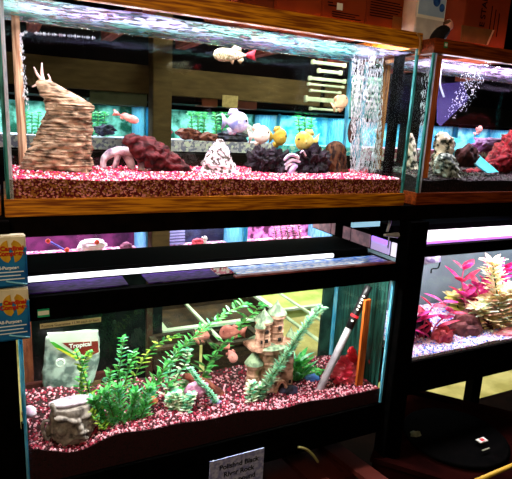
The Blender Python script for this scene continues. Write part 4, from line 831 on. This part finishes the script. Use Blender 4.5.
# driftwood, stones
tag(link('driftwood', ptube(bmesh.new(), [(184, 376, 2.5), (192, 378, 4), (204, 384, 5), (215, 391, 4.5), (226, 397, 3)], .15, 12, .3, 6), mat('brown_driftwood', (80, 36, 26), (140, 76, 58), 30, .8, bump=.6)), 'brown driftwood branch lying on the middle of the maroon gravel', 'driftwood')
for px, py, r, m_, lb, sq in ((215, 405, 7.5, mat('lavender_stone', (140, 124, 180), (164, 150, 200), 20, .5), 'smooth lavender stone right of the whitish plant', (1, .7, .65)), (197, 389, 10, mat('mauve_pink_rock', (170, 100, 140), (220, 160, 190), 40, .7, bump=.6), 'mauve pink rock behind the teal sprig', (1.1, .7, .7)), (274, 400, 10, mat('dusty_pink_rock', (130, 60, 80), (196, 120, 140), 40, .7, bump=.6), 'dusty pink rock in front of the castle gate', (1.2, .7, .5)), (312, 379, 6, mat('blue_stone', (50, 90, 160), (80, 130, 200), 20, .6), 'small blue stone beside the siphon tube', (1.1, .7, .7)), (29, 412, 8, mat('pale_pink_rock', (220, 180, 210), (250, 230, 244), 30, .7), 'pale pink rock at the left end of the maroon gravel', (.9, .7, .9)), (152, 401, 6, mat('orange_brown_stone', (170, 90, 60), (200, 120, 80), 20, .6), 'small orange brown stone behind the green bush', (1, .7, .7)), (252, 400, 6, lace, 'pale rough stone at the foot of the castle', (1, .7, .7)), (288, 392, 8, dkr, 'dark slate stone right of the castle', (1.2, .7, .7))):
    Yr = .1 if py > 385 else .16
    tag(link('stone', blob(bmesh.new(), at(px, py, Yr), r*psz(px, py, Yr), px, .25, 1.6, 3, sq), m_, smooth=True), lb, 'stone')
# siphon tube
sp = empty('siphon', at(318, 398, .09), 'grey gravel siphon tube with black grip leaning in the lower left aquarium', 'siphon')
gm = mat('grey_plastic_tube', (140, 130, 140), (200, 192, 200), 10, .3, .5); 
def ln(a, b, t_): return tuple(a[i]+(b[i]-a[i])*t_ for i in range(2))
P0, P1 = (316, 397), (369, 286)
part('tube', ptube(bmesh.new(), [(*P0, 3), (*ln(P0, P1, .5), 3), (*ln(P0, P1, .62), 2.8)], .08, 12), gm, sp, True)
grip = part('grip', ptube(bmesh.new(), [(*ln(P0, P1, .62), 3.2), (*P1, 3)], .08, 12), mat('grip_black', (14, 12, 14), (24, 20, 22), 10, .4), sp, True)
bm = ptube(bmesh.new(), [(*ln(P0, P1, .72), 3.5), (*ln(P0, P1, .74), 3.5)], .078, 12); part('red_mark', bm, mat('mark_red', (200, 30, 40), (220, 40, 50), 9, .5), grip)
bm = bmesh.new()
for k in (.78, .81, .84, .87, .9, .68): ptube(bm, [(*ln(P0, P1, k), 1), (*ln(P0, P1, k+.012), 1)], .066, 6)
part('marking', bm, paper, grip)
# red ornaments
ro = mat('red_resin', (160, 8, 22), (226, 26, 44), 14, .4, .5, bump=.3)
tag(link('red_ornament', loft([(347, 350, 354), (352, 347, 357), (358, 345, 358), (366, 344, 359), (374, 343, 360), (384, 343, 360)], .12, .5, 20, .55, 45, seed=2), ro), 'tall red resin rock ornament, right one left of the orange rod', 'ornament')
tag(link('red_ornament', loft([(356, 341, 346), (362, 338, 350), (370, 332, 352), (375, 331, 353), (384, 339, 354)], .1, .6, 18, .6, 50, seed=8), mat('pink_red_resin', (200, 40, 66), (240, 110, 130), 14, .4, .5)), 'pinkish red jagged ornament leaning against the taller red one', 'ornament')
tag(link('red_ornament', loft([(344, 373, 377), (352, 371, 379), (364, 369, 379), (382, 368, 380)], .10, .4, 14, .25, 60, seed=4), ro), 'narrow red shape standing for a reflection of the red ornament at the right glass edge', 'ornament')  # solid copy in place of the ornament's reflection in the side glass
tag(link('teal_haze_panel', B((1.175, .36, -.75), (1.36, .375, -.25)), mat('dark_teal_panel', (14, 34, 30), (44, 74, 64), 14, .7)), 'dark teal panel painting the greenish haze behind the right end of the lower left aquarium', 'board')  # greenish haze and reflection at this end put in as coloured panels
tag(link('teal_haze_panel', B((1.228, .04, -.75), (1.232, .36, -.25)), mat('teal_side_sheet', (12, 34, 32), (40, 84, 80), 6, .5, stretch=(1, 20, 1))), 'sheet painting the greenish haze along the right side glass of the lower left aquarium', 'sheet')
# ------------------------------------------------------------------ lower right aquarium contents
tag(link('grey_background', B((1.30, .365, -.67), (2.47, .372, -.185)), mat('grey_backing', (96, 98, 112), (126, 126, 142), 5, .8, lo=.3, hi=.7)), 'plain grey backing board behind the lower right aquarium', 'board')
pkl = mat('magenta_leaf', (170, 20, 90), (236, 60, 150), 40, .5, .4, trans=.3); rdl = mat('crimson_leaf', (150, 20, 50), (206, 50, 90), 40, .5, .4, trans=.3)
yl = mat('cream_yellow_leaf', (206, 190, 110), (246, 234, 190), 40, .5, .4, trans=.3); st2 = mat('pink_stem', (160, 60, 100), (200, 100, 130), 20, .6)
stem_plant('aquatic_plant', 'magenta plant high in the middle of the lower right aquarium', [[(470, 335), (466, 305), (462, 282), (464, 268)], [(470, 335), (474, 305), (478, 285)]], .16, 17, 6, 3, [pkl, rdl], st2, per=3, up=.8)
stem_plant('aquatic_plant', 'crimson broad-leaved plant at the left of the lower right aquarium', [[(424, 345), (424, 325), (432, 308), (448, 300)], [(420, 345), (414, 328), (416, 316)], [(430, 345), (436, 325), (452, 312)]], .1, 19, 6, 3, [rdl, pkl], st2, per=2, up=.7)
stem_plant('aquatic_plant', 'magenta leafy plant near the right edge with long pointed leaves', [[(486, 335), (486, 305), (492, 285), (506, 268)], [(492, 335), (500, 300), (496, 270)], [(482, 335), (478, 310), (472, 296)]], .2, 17, 5, 7, [pkl], st2, per=4, up=.8)
stem_plant('aquatic_plant', 'cream and yellow feathery plant filling the right of the aquarium', [[(498, 338), (494, 315), (486, 300)], [(504, 338), (504, 310), (500, 292)], [(508, 338), (512, 312), (514, 290)], [(494, 338), (484, 318), (478, 308)], [(502, 338), (498, 300), (492, 262)], [(500, 338), (492, 326), (490, 316)]], .12, 13, 3, 16, [yl, yl, glp, mat('peach_leaf', (226, 160, 130), (246, 206, 180), 40, .5)], stm, per=6, up=.6)
stem_plant('aquatic_plant', 'pale yellow plant behind the brown rock', [[(462, 335), (458, 308), (456, 296)], [(464, 335), (466, 306), (470, 290)]], .27, 12, 7, 5, [yl, mat('lemon_leaf', (220, 214, 90), (240, 236, 150), 40, .5)], stm, per=5)
far_rock(463, 328, 13, mat('brown_maroon_rock', (56, 24, 28), (116, 66, 66), 24, .8, bump=.8), 'large dark maroon brown rock on white gravel', (1, .7, .85), .12, seed=21)
far_rock(479, 327, 13, mat('brown_maroon_rock2', (50, 20, 22), (110, 56, 52), 24, .8, bump=.8), 'maroon brown rock leaning right of the larger brown rock', (.8, .7, 1), .15, seed=25)
far_rock(443, 337, 9, mat('salmon_rock', (160, 40, 60), (206, 90, 96), 24, .7), 'salmon red stone on white gravel left of the brown rocks', (.9, .6, .9), .08, nm='stone', cat='stone', seed=22)
far_rock(421, 330, 11, lava, 'black rock in the left corner of the lower right aquarium', (.6, .6, 1.1), .15, seed=23)
far_rock(509, 333, 7, mat('pink_flat_stone', (226, 130, 140), (240, 170, 176), 24, .6), 'flat pink stone at the right edge on white gravel', (1.6, .7, .4), .05, nm='stone', cat='stone', seed=24)
bm = bmesh.new()
th = empty('thermometer_label', at(430, 262, .012), 'small pale thermometer label in the top corner of the lower right aquarium', 'label')
part('card', plate(bm, [(421, 256, .035), (440, 254, .035), (441, 262, .012), (422, 265, .012)], .012, .002), mat('lilac_card', (150, 130, 190), (216, 204, 230), 40, .5, lo=.45, hi=.55), th)
part('probe', ptube(bmesh.new(), [(440, 262, .5), (438, 268, .5), (432, 269, .5), (431, 273, .6)], .014, 6), black, th)
# ------------------------------------------------------------------ below the stand
sg = empty('paper_sign', at(238, 475, -.022), 'pale lilac paper sign reading Polished Black River Rock under the lower left aquarium', 'sign')
a, b = at(210, 461, -.022), at(264.5, 447, -.022)
part('paper', B((a.x, -.022, -.95), (b.x, -.019, -.7925)), mat('sign_lilac', (140, 142, 205), (198, 200, 240), 70, .7, lo=.4, hi=.6), sg)
cx_ = (a.x+b.x)/2+.006; tx = mat('sign_ink', (6, 6, 10), (10, 10, 14), 9, .7)
for k, w in enumerate(('Polished Black', 'River Rock', 'a pound')): text(w, (cx_+(.022 if k == 2 else 0), -.0226, -.832-.029*k), .0245, tx, sg, bold=.0007, align='CENTER', sx=.98)
rb = mat('dark_red_brown', (52, 16, 12), (80, 26, 18), 5, .7, .15, lo=.3, hi=.7); rbd = mat('very_dark_brown', (18, 4, 4), (30, 7, 6), 5, .9, .0)
def obox(name, lb, cat, c, sx, sy, sz, rz, m_, m2=None, hole=False):
    o = empty(name, c, lb, cat); o.rotation_euler = (0, 0, rz)
    l = link('body', B((-sx/2, -sy/2, 0), (sx/2, sy/2, sz), .004), m_, o)
    bm = bmesh.new(); t = .02
    for a_, b2 in (((-sx/2-.01, -sy/2-.01, sz), (sx/2+.01, -sy/2+t, sz+.02)), ((-sx/2-.01, sy/2-t, sz), (sx/2+.01, sy/2+.01, sz+.02)), ((-sx/2-.01, -sy/2+t, sz), (-sx/2+t, sy/2-t, sz+.02)), ((sx/2-t, -sy/2+t, sz), (sx/2+.01, sy/2-t, sz+.02))): box(bm, a_, b2)
    link('rim', bm, m2 or m_, o); return o
def gp_(px, py, z):
    r = M3 @ Vector(((px-CX)/F, -(py-CY)/F, -1)); return CAM+r*((z-CAM.z)/r.z)
q = gp_(467, 405, -.95)
bin_ = obox('dark_bin', 'dark maroon square bin on the floor below the lower right aquarium', 'bin', Vector((1.62, -.02, FZ)), .62, .55, .265, math.radians(40), rbd, rbd)
bm = bmesh.new(); lathe(bm, (0, 0, .268), [(.0005, 0), (.2, 0), (.21, .01), (.2, .018), (.0005, .018)], 32); link('lid', bm, black, bin_, True)
q = gp_(482, 440, -.945); lb_ = tag(link('tag_card', B((q.x-.022, q.y-.012, -.948), (q.x+.022, q.y+.012, -.944)), paper), 'small white tag with a red mark lying on the dark bin', 'tag'); 
link('red_mark', B((-.008, -.008, .0041), (.01, .008, .0052)), mat('mark_red', (200, 30, 40), (220, 40, 50), 9, .5), lb_)
q = gp_(486, 449, -.945); tag(link('paper_strip', B((q.x-.02, q.y-.003, -.948), (q.x+.02, q.y+.003, -.945)), mat('dull_paper', (120, 120, 100), (140, 140, 116), 9, .7)), 'thin pale paper strip just below the white tag', 'paper')
q = gp_(415, 435, -.945); tag(link('paper_scrap', blob(bmesh.new(), (q.x, q.y, -.94), .018, 3, .6, 3, 2, (1.2, 1, .5)), mat('scrap_grey', (90, 96, 80), (120, 122, 104), 30, .7)), 'crumpled grey scrap at the left of the dark bin', 'scrap')
a, b = gp_(476, 481, -.9), gp_(516, 464, -.9); bm = bmesh.new(); tube(bm, [a, (a+b)/2, b], .008, 8)
tag(link('yellow_rod', bm, mat('yellow_plastic', (200, 160, 50), (220, 180, 70), 9, .5), smooth=True), 'yellow rod edge at the bottom right corner', 'rod')
a, b, c2 = gp_(478, 490, -.92), gp_(520, 470, -.92), gp_(520, 500, -.92)
# boards and crate under the lower left aquarium
for (x0, y0, x1, y1, lb) in ((285, 452, 330, 495, 'red brown plank lying slanted under the stand, left one'), (325, 445, 385, 490, 'red brown plank lying slanted under the stand, right one')):
    a, b = gp_(x0, y0, -1.0), gp_(x1, y1, -1.0); d = (b-a); n = Vector((-d.y, d.x, 0)).normalized()*.035; bm = bmesh.new()
    vs = [bm.verts.new(v) for v in (a-n, b-n, b+n, a+n)]; f = bm.faces.new(vs); ex = bmesh.ops.extrude_face_region(bm, geom=[f]); bmesh.ops.translate(bm, verts=[v for v in ex['geom'] if isinstance(v, bmesh.types.BMVert)], vec=(0, 0, .02)); bmesh.ops.recalc_face_normals(bm, faces=bm.faces)
    tag(link('plank', bm, rb), lb, 'plank')
q = gp_(250, 475, -1.02)
obox('wooden_crate', 'dark red wooden crate on the floor under the lower left aquarium', 'crate', Vector((.66, .2, FZ)), .9, .42, .22, 0, rb, rb)
tag(link('hose', ptube(bmesh.new(), [(298, 447, 1), (306, 449, 1.2), (313, 455, 1.2), (318, 462, 1)], -.01, 8), mat('cream_hose', (160, 150, 90), (180, 170, 110), 9, .5), smooth=True), 'short curved cream hose end hanging under the lower left aquarium', 'hose')
bm = bmesh.new(); lm = mat('brown_litter', (60, 36, 16), (120, 84, 40), 40, .8)
for k in range(120):
    q = gp_(394+R()*32, 464+R()*18, -1.1); blob(bm, q, .004+.004*R(), k, .3, 1, 1)
tag(link('bark_litter', bm, lm), 'brown bark litter on the ground below the middle post', 'litter', kind='stuff')

# ------------------------------------------------------------------ groups of like things
GR = {'yellow_fish': 'yellow fish above the black lava rocks', 'brown_pink_fish': 'brownish pink fish in the lower left aquarium', 'pink_fish': 'small pink fish', 'lava_rock': 'black lava rocks on the pink gravel',
      'cardboard_box': 'cardboard boxes on top of the aquariums', 'glass_lid': 'glass lids on the lower left aquarium', 'red_ornament': 'red ornaments by the orange rod', 'product_pack': 'blue product packs at the left post',
      'plank': 'planks under the stand', 'price_card': 'price cards under the product bag', 'ball': 'orange red balls in the purple-lit aquarium', 'tray': 'trays behind the lower left aquarium', 'wooden_strip': 'wooden strips in the aquarium corners',
      'slatted_rack': 'slatted racks beyond the aquariums', 'lamp_hood': 'lamp hoods over the lower aquariums'}
for o in list(S.objects):
    if o.parent or 'label' not in o: continue
    n = o.name.split('.')[0]
    if n in GR: o['group'] = GR[n]
    elif n == 'aquatic_plant': o['group'] = 'plants in the lower left aquarium' if o.location.x < 1.25 and o.location.y < .5 else ('plants in the lower right aquarium' if o.location.y < .5 else 'plants in the distant aquariums')
    elif n == 'aquarium': o['group'] = 'distant aquariums across the aisle' if o.location.y > 1 else 'large framed aquariums on the stand'
